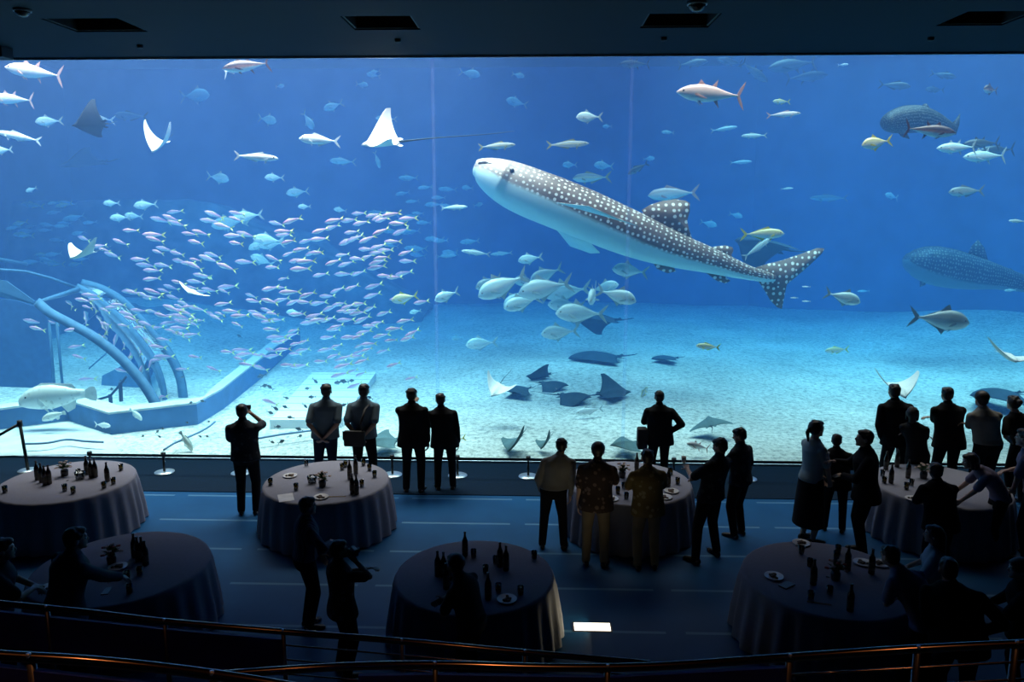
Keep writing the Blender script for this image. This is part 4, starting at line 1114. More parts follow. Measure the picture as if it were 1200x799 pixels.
    for sd, sh, el, wr in armsj:
        caps(bm, sh, el, .048*s, .038*s); caps(bm, el, wr, .040*s, .026*s)
        d = (wr-el).normalized(); nrm = Vector((-sd, .25, 0)) if abs(d.z) > .5 else Vector((-sd*.3, 0, -1))
        side, nn = frame_of(d, nrm)        # side ~ palm normal, nn across the palm
        pn, ac = side, nn
        if ac.dot(Vector((0, 1, .3))) < 0: ac = -ac      # thumb side forward/up
        for k in range(4):
            o0 = wr+ac*(.028-.0195*k)*s
            caps(bm, wr+ac*(.018-.012*k)*s, o0+d*.085*s, .0135*s, .0125*s, 8)
            ln = (.040, .045, .042, .032)[k]*s; p0 = o0+d*.088*s; ang = R(18+4*k)
            dd = d
            for q in range(3):
                dd = (dd*math.cos(ang)+pn*math.sin(ang)).normalized()
                p1 = p0+dd*ln*(1, .65, .5)[q]+ac*(.0016-.001*k)*s
                caps(bm, p0, p1, .0088*s, .0080*s, 7); p0 = p1
        t0 = wr+ac*.026*s+d*.02*s; t1 = t0+(d*.6+ac*.7+pn*.3).normalized()*.042*s; t2 = t1+(d*.9+ac*.25+pn*.35).normalized()*.032*s
        caps(bm, t0, t1, .012*s, .0105*s, 8); caps(bm, t1, t2, .010*s, .0085*s, 8)
    body = remesh_obj('body', bm, m_skin, root, .0072, 3)
    # ---- eyes
    for sd in (1, -1):
        bm = bmesh.new(); bmesh.ops.create_uvsphere(bm, u_segments=8, v_segments=6, radius=.0125*s, matrix=Matrix.Translation(HP(sd*.030, .074, .005)))
        obj('eye', bm, m_eyew, root, True)
    # ---- hair
    bm = bmesh.new()
    ell(bm, HP(0, -.022, .040), (.084*s, .096*s, .086*s), hm); ell(bm, HP(0, -.045, -.005), (.074*s, .066*s, .070*s), hm); ell(bm, HP(0, .03, .078), (.062*s, .062*s, .036*s), hm)
    for k in range(16):    # tufts break the outline
        a = rnd.uniform(0, 2*PI); b_ = rnd.uniform(.15, 1.2)
        ell(bm, HP(.076*math.cos(a)*math.cos(b_), -.025+.084*math.sin(a)*math.cos(b_)*.8, .042+.075*math.sin(b_)), (.022*s, .022*s, .018*s), hm)
    if hair in ('bob', 'ponytail', 'bun'):
        ell(bm, HP(0, -.03, .02), (.092*s, .100*s, .092*s), hm)
    if hair == 'bob':
        for sd in (1, -1): caps(bm, HP(sd*.075, -.01, .02), HP(sd*.072, -.005, -.085), .028*s, .026*s)
        caps(bm, HP(0, -.075, 0), HP(0, -.07, -.10), .055*s, .05*s)
    if hair == 'ponytail':
        caps(bm, HP(0, -.115, .02), HP(0, -.15, -.03), .026*s, .028*s); caps(bm, HP(0, -.15, -.03), HP(0, -.13, -.15), .028*s, .014*s)
    if hair == 'bun': ell(bm, HP(0, -.13, .05), (.04*s, .04*s, .04*s), hm)
    if hair == 'long':
        ell(bm, HP(0, -.03, .02), (.092*s, .100*s, .092*s), hm); caps(bm, HP(0, -.06, 0), HP(0, -.08, -.24), .085*s, .075*s)
    if hair == 'thick': ell(bm, HP(0, -.018, .045), (.094*s, .104*s, .092*s), hm)
    remesh_obj('hair', bm, m_hair, root, .008, 2)
    # ---- garments
    suit = top == 'suit'
    inf = .030 if suit else (.024 if top == 'aloha' else .018)
    hem = {'suit': .77, 'aloha': .80, 'shirt': .95, 'untucked': .86, 'blouse': .88}[top]
    bm = bmesh.new(); rings = []
    zs = [hem, (hem+.97)/2] + [z for z in (1.02, 1.10, 1.20, 1.30, 1.37, 1.42, 1.46)]
    if hem > .93: zs = [hem]+zs[2:]
    for z in zs:
        pr = None
        for a_, b_ in zip(TR[:-1], TR[1:]):
            if a_[0] <= z <= b_[0]+1e-6:
                k = (z-a_[0])/(b_[0]-a_[0]); pr = [a_[j]+(b_[j]-a_[j])*k for j in range(4)]; break
        if pr is None: pr = list(TR[0] if z < TR[0][0] else TR[-1])
        _, rx, ry, oy = pr
        if z < 1.0: rx, ry = max(rx, .168), max(ry, .118)
        if 1.0 <= z < 1.15: rx = rx+(.012 if not female else 0)
        fl = max(0, (1.0-z))*(.12 if suit or top == 'aloha' else .06)
        g_ = inf if z < 1.4 else inf*.6
        c0 = B((0, oy, z)); ax = B((rx*w+g_+fl, oy, z))-c0; ay = B((0, oy+ry*build+g_+fl, z))-c0
        rings.append(ring_pts(c0, ax, ay, 24))
    skin_rings(bm, rings)
    long_ = suit or sleeve == 'long'
    for sd, sh, el, wr in armsj:
        r0 = .066 if suit else .062
        ell(bm, sh+(B((0, 0, 1.36))-sh)*.10, (.060*s, .060*s, .056*s)); caps(bm, B((0, -.014, 1.425)), sh+Vector((0, 0, .004)), .052*s, .052*s)
        caps(bm, sh, el if long_ else sh+(el-sh)*.78, r0*s, (.062 if long_ else .066)*s)
        if long_: caps(bm, el, el+(wr-el)*.90, .060*s, (.046 if suit else .038)*s)
    if suit or top in ('shirt', 'aloha', 'untucked'):       # collar
        c0 = B((0, -.012, 1.455)); nk = HP(0, -.015, -.06)
        caps(bm, c0, c0+(nk-c0)*.30, .070*s, .064*s)
    tm = topm or cloth('black_suit_cloth', (.010, .010, .012))
    remesh_obj('jacket' if suit else 'shirt', bm, tm, root, .011, 4)
    lm = legm or cloth('black_trouser_cloth', (.010, .010, .012))
    bm = bmesh.new()
    if hair != 'short' and female and hips:      # skirt
        rings = []
        for z, rx, ry in ((1.0, .155, .11), (.92, .185, .135), (.80, .20, .15), (.62, .21, .17), (hips, .23, .20)):
            rings.append(ring_pts(Vector((0, -.005, z))*s, Vector((rx*s, 0, 0)), Vector((0, ry*s, 0)), 24))
        skin_rings(bm, rings); remesh_obj('skirt', bm, lm, root, .012, 3)
    else:
        rings = []
        for z, rx, ry, oy in ((.80, .11, .095, -.01), (.88, .170, .122, -.012), (.95, .174, .124, -.012), (1.015, .160, .112, -.006)):
            c0 = B((0, oy, z)); rings.append(ring_pts(c0, B((rx*w+.004, oy, z))-c0, B((0, oy+ry*build+.004, z))-c0, 24))
        skin_rings(bm, rings)
        for sd, hip, kn, an in legs:
            caps(bm, hip, kn, .098*s*build, .072*s); caps(bm, kn, an+Vector((0, -.005, .0))*s, .072*s, .058*s)
        remesh_obj('trousers', bm, lm, root, .011, 4)
    for sd, hip, kn, an in legs:
        bm = bmesh.new(); rings = []
        fa = R(-sd*10)
        for y, rx, rz, zc in ((-.075, .022, .022, .03), (-.06, .034, .036, .040), (-.01, .036, .042, .046), (.05, .040, .034, .038), (.11, .044, .027, .030), (.16, .038, .022, .025), (.185, .018, .014, .018)):
            c0 = Vector((an.x, an.y, 0))+(Matrix.Rotation(fa, 3, 'Z') @ Vector((0, y, 0)))*s+Vector((0, 0, zc*s))
            rings.append(ring_pts(c0, Vector((rx*s, 0, 0)), Vector((0, 0, rz*s)), 14))
        skin_rings(bm, rings)
        for v in bm.verts: v.co.z = max(v.co.z, .003)
        obj('shoe', bm, m_shoe, root, True)
    if an is not None: pass
    return dict(root=root, s=s, B=B, arms=armsj, base=base, H=H, HP=HP, face=face)

bluegrey = cloth('blue_grey_shirt', (.13, .19, .24)); darkp = cloth('dark_print_shirt', (.03, .035, .045), 'floral', (.07, .08, .09))
palegrey = cloth('pale_grey_shirt', (.24, .24, .22)); khaki = cloth('khaki_trouser_cloth', (.20, .16, .10)); navy = cloth('navy_trouser_cloth', (.02, .03, .05))
alohad = cloth('dark_floral_shirt', (.05, .035, .03), 'floral', (.17, .12, .10)); alohay = cloth('yellow_floral_shirt', (.16, .12, .05), 'floral', (.30, .26, .16))
alohar = cloth('red_floral_shirt', (.09, .045, .035), 'floral', (.20, .15, .15)); striped = cloth('striped_shirt', (.05, .06, .08), 'stripe', (.16, .18, .22))
lblue = cloth('light_blue_blouse', (.28, .38, .42)); greyj = cloth('grey_jacket_cloth', (.08, .10, .12)); mauve = cloth('mauve_grey_shirt', (.22, .20, .28)); white = cloth('white_shirt', (.45, .48, .52))
PP = {}
def P_(k, *a, **kw): PP[k] = person(*a, **kw)
P_(1, 283, 474, 292, 602, 8, ('camera', 'front'), 'untucked', darkp, None, label='man in a dark short sleeved shirt alone at the left holding a camera', stance=.11)
P_(2, 382, 450, 384, 574, 2, ('behind', 'behind'), 'untucked', bluegrey, navy, label='man in a blue grey shirt at the glass, leftmost of four, hands clasped', stance=(.04, .16))
P_(3, 426, 450, 428, 573, -3, ('behind', 'behind'), 'untucked', bluegrey, None, label='man in a blue grey shirt at the glass with a black shoulder bag', stance=.13)
P_(4, 482, 455, 485, 576, 0, ('down', 'chin'), 'suit', label='man in a black suit at the glass with one hand raised to his chin', stance=.12)
P_(5, 516, 461, 522, 573, 8, ('down', 'front'), 'suit', label='man in a black suit, rightmost of the four at the glass', stance=.13)
P_(6, 773, 458, 771, 570, 0, ('hips', 'front'), 'suit', label='man in a black suit alone at the glass behind the middle back table', stance=.10)
P_(7, 658, 514, 648, 642, -4, ('down', 'pocket'), 'shirt', palegrey, None, label='man in a pale grey shirt and dark trousers left of the middle back table', stance=.16, sleeve='long')
P_(8, 701, 519, 697, 662, -8, ('front', 'down'), 'aloha', alohad, khaki, 'thick', label='man in a dark floral shirt and khaki trousers at the middle back table', stance=.12)
P_(9, 759, 527, 757, 666, 6, ('front', 'front'), 'aloha', alohay, khaki, label='man in a yellowish floral shirt in front of the middle back table', stance=.12)
P_(10, 845, 514, 829, 654, 35, ('front', 'cup'), 'untucked', darkp, None, label='man in dark clothes right of the middle back table, legs apart', stance=(.17, .24), headpitch=14, headyaw=20)
P_(11, 868, 502, 864, 628, 42, ('down', 'front'), 'untucked', darkp, None, label='man in dark clothes looking up left beside the one with legs apart', stance=.10, headpitch=16, headyaw=25)
P_(12, 957, 493, 946, 634, -70, ('low', 'low'), 'blouse', lblue, None, 'ponytail', label='woman with a ponytail and light blue blouse facing right', female=True, hips=.25)
P_(13, 981, 509, 976, 622, -20, ('front', 'cup'), 'suit', label='man in black seen from behind between the ponytail woman and a man with glasses', stance=.14)
P_(14, 1015, 504, 1009, 650, 75, ('cup', 'front'), 'suit', label='man in black facing left with a pale cup held at his chest', stance=.12, headpitch=-5)
P_(15, 1049, 449, 1046, 578, 0, ('down', 'pocket'), 'suit', label='tall man in a black suit at the glass in front of the white ray', stance=.14)
P_(16, 1070, 477, 1070, 594, -25, ('crossed', 'crossed'), 'blouse', cloth('black_blouse', (.012, .012, .014)), None, 'bob', label='shorter person with a bob between the tall suited man and the next suited man', female=True)
P_(17, 1111, 454, 1106, 580, 0, ('crossed', 'crossed'), 'suit', label='man in a black suit with folded arms at the glass at right', stance=.13)
P_(18, 1152, 456, 1150, 592, 5, ('crossed', 'crossed'), 'shirt', palegrey, None, 'thick', label='person in a pale long sleeved shirt with folded arms at the glass', stance=.11, sleeve='long')
P_(19, 1189, 464, 1190, 590, 10, ('hips', 'hips'), 'blouse', cloth('black_blouse', (.012, .012, .014)), None, 'bun', label='woman with tied up hair and arms spread at the right picture edge', female=True)
P_(20, 1122, 524, 1164, 652, 78, ('reach', 'reach'), 'blouse', mauve, None, 'bob', label='woman in a grey blouse bending over the right back table', female=True, lean=34, Hfix=1.62)
P_(21, 1098, 543, 1096, 682, 0, ('reach', 'front'), 'suit', label='person in black standing in front of the right back table', stance=.12)
P_(22, 1192, 500, 1206, 656, 40, ('front', 'low'), 'blouse', mauve, navy, 'short', label='person in a grey top and dark trousers standing at far right beyond the table', stance=.13)
P_(23, 1058, 664, 1078, 820, 25, ('reach', 'front'), 'untucked', mauve, None, 'short', label='person in a mauve grey shirt bending at the right front table', lean=18, Hfix=1.58)
P_(24, 1094, 640, 1086, 768, 60, ('front', 'low'), 'blouse', white, None, 'long', label='woman with a pale shirt half hidden behind the broad man at lower right', female=True)
P_(25, 1113, 655, 1114, 846, -15, ('hips', 'pocket'), 'suit', label='broad man in black with his back turned at lower right', build=1.12, stance=.13)
P_(26, 1180, 652, 1190, 822, 60, ('front', 'front'), 'suit', hair='thick', label='man in black looking left at the lower right corner', headyaw=15)
P_(27, 359, 583, 362, 735, -60, ('front', 'low'), 'shirt', striped, None, label='man in a striped shirt facing right near the left front', stance=.07, sleeve='long')
P_(28, 396, 646, 405, 792, -55, ('cheek', 'cup'), 'aloha', alohar, None, label='man in a long reddish floral shirt raising a hand to his face', stance=(.08, .16))
P_(29, 548, 655, 553, 816, 62, ('reach', 'front'), 'untucked', cloth('dark_grey_shirt', (.05, .05, .055)), None, 'thick', label='person in profile bending over the middle front table', lean=14, headpitch=-16)
P_(30, 86, 619, 86, 810, -30, ('reach', 'front'), 'suit', greyj, None, label='man in a grey jacket at the left front table', headyaw=-20)
P_(31, 28, 626, 8, 812, -55, ('front', 'front'), 'untucked', cloth('dark_teal_shirt', (.04, .06, .07)), None, label='dark figure at the lower left picture edge beside the left front table')

def held_bag(k, off, size, label, strap=True):
    q = PP[k]; s = q['s']; rt = Matrix.Rotation(R(q['face']), 3, 'Z')
    c = q['base']+rt @ Vector(off)
    t = thing('shoulder_bag', label, 'bag', c, R(q['face']))
    w, d, h = size
    bm = bmesh.new(); box(bm, (-w/2, -d/2, 0), (w/2, d/2, h), bevel=.03); obj('pouch', bm, simple('bag_fabric', (.015, .015, .017), .8), t, True)
    bm = bmesh.new(); box(bm, (-w/2-.004, -d/2-.012, h*.45), (w/2+.004, -d/2-.001, h+.004), bevel=.005); obj('flap', bm, MATS['bag_fabric'], t)
    if strap:
        sh = Vector(strap)-Vector(off)
        bm = bmesh.new(); tube(bm, [(w*.4, 0, h), (sh.x*.6+.05, -.19+(.19+off[1])*0-off[1]*0, h+(sh.z-h)*.5), (sh.x, -.06, sh.z), (sh.x, .03-off[1], sh.z+.02), (sh.x, .14-off[1], sh.z-.08)], [(.02, .004)]*5, 6, side=Vector((1, 0, 0)))
        obj('strap', bm, MATS['bag_fabric'], t)
held_bag(3, (-.07, -.29, .86), (.36, .10, .27), 'black shoulder bag on the back of the man in the blue grey shirt', strap=(.14, -.12, 1.52))
held_bag(6, (-.30, -.02, .70), (.17, .22, .36), 'dark upright bag at the left hip of the suited man behind the middle table', strap=None)
# cups and cameras in hands
def in_hand(k, side, name, label, cat, build_fn, up=.03):
    q = PP[k]; sd, sh, el, wr = q['arms'][0 if side == 'r' else 1]
    d = (wr-el).normalized(); rt = Matrix.Rotation(R(q['face']), 3, 'Z')
    c = q['base']+rt @ (wr+d*.085*q['s']+Vector((0, .045, up)))
    t = thing(name, label, cat, c, R(q['face'])); build_fn(t); return t
m_camb = simple('camera_black', (.02, .02, .022), .4)
def mk_camera(t):
    bm = bmesh.new(); box(bm, (-.06, -.02, -.035), (.06, .02, .035), bevel=.008); cb = obj('camera_body', bm, m_camb, t)
    bm = bmesh.new(); tube(bm, [(0, .018, 0), (0, .05, 0)], .024, 14); obj('lens', bm, m_camb, cb, True)
    bm = bmesh.new(); box(bm, (-.05, -.024, -.025), (.03, -.0205, .025)); obj('screen', bm, simple('dark_screen', (.03, .04, .05), .2), cb)
def mk_cup(t):
    bm = bmesh.new(); lathe(bm, [(.024, 0), (.028, .004), (.036, .09), (.033, .09), (.025, .008)], 16); obj('cup_wall', bm, simple('pale_cup', (.75, .78, .80), .4), t, True)
in_hand(1, 'r', 'camera', 'small black camera held up by the man alone at the left', 'camera', mk_camera)
in_hand(28, 'r', 'camera', 'small dark camera held at the face of the man in the reddish floral shirt', 'camera', mk_camera)
in_hand(14, 'r', 'cup', 'pale cup held by the man in black facing left', 'cup', mk_cup)
in_hand(10, 'l', 'cup', 'pale cup held by the man standing with legs apart', 'cup', mk_cup)
# ------------------------------------------------------------------ tables and what stands on them
TH = .74
m_cloth = simple('tablecloth_linen', (.24, .25, .31), .95, scale=30, noise_amt=.04, spec=.1)
m_wood = simple('table_board', (.25, .18, .12), .7)
m_leg = simple('table_leg_steel', (.3, .3, .32), .4, metal=.8)
m_bottle = simple('brown_bottle_glass', (.03, .014, .008), .12, spec=.7)
m_label = simple('bottle_label', (.09, .08, .06), .7)
def tmat(name, col, rough=.05, alpha=.5):
    if name in MATS: return MATS[name]
    m, nt, out = mat(name)
    tr = nd(nt, 'ShaderNodeBsdfTransparent'); tr.inputs[0].default_value = (*col, 1)
    gl = nd(nt, 'ShaderNodeBsdfGlossy'); gl.inputs['Roughness'].default_value = rough
    fr = nd(nt, 'ShaderNodeFresnel'); fr.inputs[0].default_value = 1.5
    mx = nd(nt, 'ShaderNodeMixShader'); lk(nt, math_n(nt, 'ADD', fr.outputs[0], .08), mx.inputs[0]); lk(nt, tr.outputs[0], mx.inputs[1]); lk(nt, gl.outputs[0], mx.inputs[2])
    lk(nt, mx.outputs[0], out.inputs[0]); MATS[name] = m; return m
m_glass = tmat('drinking_glass', (.88, .92, .94))
m_beer = simple('beer', (.95, .62, .12), .1, trans=.6)
m_plate = simple('white_china', (.62, .62, .62), .25)
m_food = simple('dark_food', (.08, .045, .025), .7, scale=40, noise_amt=.6)
m_green = simple('flower_leaf', (.05, .10, .04), .7)
m_petal = simple('flower_petal', (.45, .35, .32), .7)
m_petr = simple('flower_petal_red', (.35, .05, .05), .7)
m_vase = simple('dark_vase', (.03, .03, .035), .3)
WORDS = {'T1': 'left back table', 'T2': 'second back table', 'T3': 'middle back table', 'T4': 'right back table', 'T5': 'left front table', 'T6': 'middle front table', 'T7': 'right front table'}
TABS = {'T1': (79, 563, .93), 'T2': (383, 563, .92), 'T3': (737, 564, .92), 'T4': (1101, 568, .93), 'T5': (143, 663, .95), 'T6': (556, 673, .89), 'T7': (970, 676, .92)}
def cloth_bm(r, h, seed):
    bm = bmesh.new(); n = 160; rr_ = random.Random(seed)
    np_ = 26; ph = [rr_.uniform(-.25, .25) for _ in range(np_+1)]; am = [rr_.uniform(.55, 1.25) for _ in range(np_+1)]
    rings = []
    for k, (rad, z, wv) in enumerate(((.02, h, 0), (r*.5, h, 0), (r*.97, h, 0), (r, h-.006, 0), (r+.012, h-.03, .1), (r+.03, h-.12, .45), (r+.05, h-.3, .8), (r+.075, h*.35, 1.0), (r+.095, .012, 1.2))):
        ring = []
        for i in range(n):
            a = 2*PI*i/n; q = a/(2*PI)*np_; j = int(q) % np_
            w = math.cos(2*PI*(q+ph[0]*math.sin(3*a))) ; w = (abs(w)**.7)*(1 if w > 0 else -1)*am[j]*.5+.5*math.cos(2*PI*q*.5+1)*.3
            ring.append(Vector((math.cos(a)*(rad+w*.048*wv), math.sin(a)*(rad+w*.048*wv), z)))
        rings.append(ring)
    skin_rings(bm, rings, cap=False)
    bm.verts.ensure_lookup_table(); bm.faces.new([bm.verts[i] for i in range(n)])
    return bm
for i, (k, (px, py, r)) in enumerate(TABS.items()):
    c = at_z(px, py, TH); c.z = 0
    t = thing('banquet_table', 'round banquet table under the cloth of the %s' % WORDS[k], 'table', c, 0, 'round banquet tables')
    bm = bmesh.new(); lathe(bm, [(r-.02, TH-.04), (r-.012, TH-.035), (r-.012, TH-.012), (r-.02, TH-.008)], 40); obj('tabletop', bm, m_wood, t)
    for sx_, sy_ in ((.45, .45), (-.45, .45), (.45, -.45), (-.45, -.45)):
        bm = bmesh.new(); tube(bm, [(sx_, sy_, 0), (sx_, sy_, TH-.04)], .018, 8); obj('leg', bm, m_leg, t)
    cl = obj('tablecloth', cloth_bm(r, TH, i), m_cloth, None, True, c)
    tag(cl, 'pleated pale cloth reaching the floor on the %s' % WORDS[k], 'tablecloth', 'tablecloths on the round tables')

def mk_bottle():
    bm = bmesh.new(); lathe(bm, [(.02, 0), (.034, .002), (.036, .01), (.036, .17), (.033, .195), (.020, .225), (.0145, .25), (.0135, .285), (.016, .288), (.016, .298), (.012, .30)], 18)
    o = obj('beer_bottle', bm, m_bottle, None, True)
    bm = bmesh.new(); lathe(bm, [(.0364, .05), (.0366, .055), (.0366, .13), (.0364, .135)], 18, cap=False); obj('label_band', bm, m_label, o, True)
    return o
def mk_glass():
    bm = bmesh.new(); lathe(bm, [(.026, 0), (.030, .003), (.036, .10), (.0335, .10), (.028, .010), (.001, .008)], 16, cap=False)
    o = obj('tumbler', bm, m_glass, None, True)
    bm = bmesh.new(); lathe(bm, [(.027, .011), (.0315, .062), (.001, .063)], 14); obj('beer', bm, m_beer, o, True)
    return o
def mk_empty_glass():
    bm = bmesh.new(); lathe(bm, [(.026, 0), (.030, .003), (.036, .10), (.0335, .10), (.028, .010), (.001, .008)], 16, cap=False)
    return obj('empty_tumbler', bm, m_glass, None, True)
def mk_plate():
    bm = bmesh.new(); lathe(bm, [(.06, 0), (.065, .004), (.105, .016), (.108, .019), (.10, .017), (.062, .008), (.001, .007)], 28)
    o = obj('plate', bm, m_plate, None, True)
    bm = bmesh.new(); r_ = random.Random(3)
    for k in range(9): bmesh.ops.create_icosphere(bm, subdivisions=2, radius=r_.uniform(.014, .024), matrix=Matrix.Translation((r_.uniform(-.045, .045), r_.uniform(-.045, .045), .018)) @ Matrix.Diagonal((1.2, 1, .6, 1)))
    obj('food', bm, m_food, o, True); o.children[0]['kind'] = 'stuff'
    return o
def mk_flowers(red):
    t = bpy.data.objects.new('flower_arrangement', None); C.objects.link(t)
    bm = bmesh.new(); lathe(bm, [(.045, 0), (.05, .004), (.055, .07), (.045, .10), (.04, .10), (.04, .02), (.001, .02)], 16); obj('vase', bm, m_vase, t, True)
    r_ = random.Random(5)
    bm = bmesh.new()
    for k in range(40):
        a = r_.uniform(0, 2*PI); e = r_.uniform(-.1, 1.4); L = r_.uniform(.08, .14)
        p0 = Vector((0, 0, .12)); p1 = p0+Vector((math.cos(a)*math.cos(e), math.sin(a)*math.cos(e), math.sin(e)*.9))*L
        u = Vector((-math.sin(a), math.cos(a), 0))*.018; mdp = (p0+p1)/2+Vector((0, 0, .012))
        bm.faces.new([bm.verts.new(p) for p in (p0, mdp+u, p1, mdp-u)])
    obj('foliage', bm, m_green, t); 
    for k in range(9):
        a = 2*PI*k/9+.3; e = .25+.45*(k % 3); L = .115
        p = Vector((0, 0, .12))+Vector((math.cos(a)*math.cos(e), math.sin(a)*math.cos(e), math.sin(e)*.9))*L
        bm = bmesh.new()
        for j in range(6):
            b_ = 2*PI*j/6; bmesh.ops.create_icosphere(bm, subdivisions=1, radius=.014, matrix=Matrix.Translation(p+Vector((math.cos(b_)*.014, math.sin(b_)*.014, .003*(j % 2)))) @ Matrix.Diagonal((1, 1, .6, 1)))
        bmesh.ops.create_icosphere(bm, subdivisions=1, radius=.011, matrix=Matrix.Translation(p+Vector((0, 0, .005))))
        obj('blossom', bm, m_petr if (red and k % 2) else m_petal, t, True)
    return t
SRC = {}
MK = {'b': mk_bottle, 'g': mk_glass, 'e': mk_empty_glass, 'p': mk_plate}
def put(kind, tk, px, py, label, cat, rot=None):
    p = at_z(px, py, TH+.0012)
    if kind in 'bgep':
        if kind not in SRC: o = SRC[kind] = MK[kind]()
        else: o = copy_tree(SRC[kind])
    elif kind in ('f', 'F'): o = mk_flowers(kind == 'F')
    o.location = p; o.rotation_euler = (0, 0, rot if rot is not None else rnd.uniform(0, 6))
    grp = {'b': 'beer bottles on the tables', 'g': 'glasses on the tables', 'e': 'glasses on the tables', 'p': 'plates on the tables'}.get(kind)
    tag(o, label, cat, grp); return o
BT = {
 'T1': [(44, 562, 'leftmost bottle of the left cluster'), (49, 565, 'second bottle of the left cluster'), (53, 568, 'front bottle of the left cluster'), (58, 567, 'rightmost bottle of the left cluster'),
        (102, 556, 'left bottle of the trio'), (107, 559, 'middle bottle of the trio'), (112, 559, 'right bottle of the trio'), (126, 564, 'bottle standing alone near the rim')],
 'T2': [(410, 561, 'tall dark bottle at the left of four'), (417, 555, 'rear bottle of four'), (413, 578, 'front left bottle of four'), (418, 579, 'front right bottle of four')],
 'T3': [(746, 552, 'bottle beside the yellow floral shirt man'), (783, 570, 'bottle at the right')],
 'T4': [(1038, 550, 'rear bottle at the left rim'), (1044, 566, 'front bottle at the left rim'), (1064, 560, 'bottle near the flowers'), (1051, 547, 'bottle at the back')],
 'T5': [(158, 653, 'leftmost bottle of four'), (162, 657, 'second bottle of four'), (167, 657, 'third bottle of four'), (171, 662, 'front right bottle of four')],
 'T6': [(513, 675, 'leftmost bottle of the cluster'), (520, 676, 'second bottle of the cluster'), (529, 679, 'right bottle of the cluster'), (523, 690, 'front bottle of the cluster'), (545, 651, 'bottle standing alone at the back'),
        (586, 664, 'left bottle of the pair'), (593, 668, 'right bottle of the pair'), (572, 702, 'bottle behind the bending person')],
 'T7': [(953, 685, 'left bottle'), (993, 668, 'rear bottle beside the flowers'), (1021, 672, 'bottle beside the mauve shirt'), (996, 716, 'front bottle')],
}
for k, l in BT.items():
    for px, py, w_ in l: put('b', k, px, py, 'dark beer bottle, %s, on the %s' % (w_, WORDS[k]), 'bottle')
GT = {
 'T1': [(142, 551, 'g', 'rearmost'), (133, 567, 'g', 'beside the lone bottle'), (122, 572, 'g', 'in front of the lone bottle'), (76, 575, 'g', 'front left of a pair'), (86, 578, 'g', 'front right of a pair'), (6, 577, 'g', 'at the left rim'), (92, 557, 'e', 'between the bottle clusters')],
 'T2': [(317, 568, 'g', 'at the left rim'), (347, 574, 'g', 'left of the vase'), (401, 550, 'g', 'left of the tall bottles'), (424, 570, 'g', 'right of the bottles'), (426, 545, 'g', 'rearmost'), (433, 551, 'g', 'at the right, behind'), (439, 559, 'g', 'at the right rim'), (359, 546, 'e', 'tall at the back'), (405, 547, 'g', 'behind the tall bottles')],
 'T3': [(794, 567, 'g', 'at the right rim'), (724, 578, 'g', 'in front of the flowers'), (731, 573, 'e', 'right of the flowers'), (734, 585, 'e', 'near the front'), (786, 556, 'g', 'behind the right bottle')],
 'T4': [(1036, 566, 'g', 'at the left rim'), (1034, 558, 'e', 'behind the left rim glass'), (1062, 573, 'g', 'near the middle'), (1068, 569, 'e', 'beside the plate')],
 'T5': [(164, 674, 'g', 'in front of the bottles'), (149, 679, 'g', 'left of the bottles in front'), (152, 695, 'g', 'nearest the front'), (67, 674, 'e', 'left of the grey jacket man')],
 'T6': [(626, 655, 'g', 'at the right rim'), (584, 694, 'g', 'behind the plate'), (610, 697, 'g', 'right of the plate'), (528, 661, 'e', 'behind the cluster, left'), (535, 663, 'e', 'behind the cluster, right'), (581, 661, 'e', 'left of the pair of bottles'), (569, 672, 'e', 'near the centre'), (555, 653, 'e', 'beside the lone back bottle')],
 'T7': [(950, 703, 'g', 'in front of the left bottle'), (980, 655, 'g', 'front at the back of the table'), (982, 648, 'g', 'rearmost'), (972, 697, 'e', 'right of the amber one in front'), (939, 649, 'e', 'at the back left'), (949, 664, 'e', 'behind the left bottle')],
}
for k, l in GT.items():
    for px, py, kd, w_ in l: put(kd, k, px, py, ('tumbler of beer %s on the %s' if kd == 'g' else 'empty tumbler %s on the %s') % (w_, WORDS[k]), 'glass')
for k, px, py, w_ in (('T2', 340, 558, 'plate of food at the back left'), ('T2', 376, 583, 'plate of food at the front'), ('T3', 716, 585, 'plate of food at the front left'), ('T3', 787, 576, 'plate with dark food at the right'), ('T3', 779, 583, 'plate of food nearest the right front'),
   ('T4', 1070, 585, 'plate of food at the front left'), ('T4', 1113, 586, 'plate of food at the front right'), ('T5', 59, 689, 'plate of food at the left'), ('T5', 138, 665, 'plate of food beside the flowers'), ('T6', 594, 703, 'plate of food at the front right'),
   ('T7', 907, 676, 'plate of food at the left rim'), ('T7', 1011, 660, 'plate of food at the back right'), ('T7', 1031, 661, 'plate of food at the far back right'), ('T7', 939, 637, 'plate of food at the back left')):
    put('p', k, px, py, '%s on the %s' % (w_, WORDS[k]), 'plate')
for k, px, py, kd in (('T1', 76, 557, 'f'), ('T2', 378, 570, 'f'), ('T3', 729, 559, 'f'), ('T4', 1082, 560, 'f'), ('T5', 131, 660, 'F'), ('T7', 979, 679, 'F')):
    put(kd, k, px, py, 'flower arrangement in a dark vase on the %s' % WORDS[k], 'flowers')
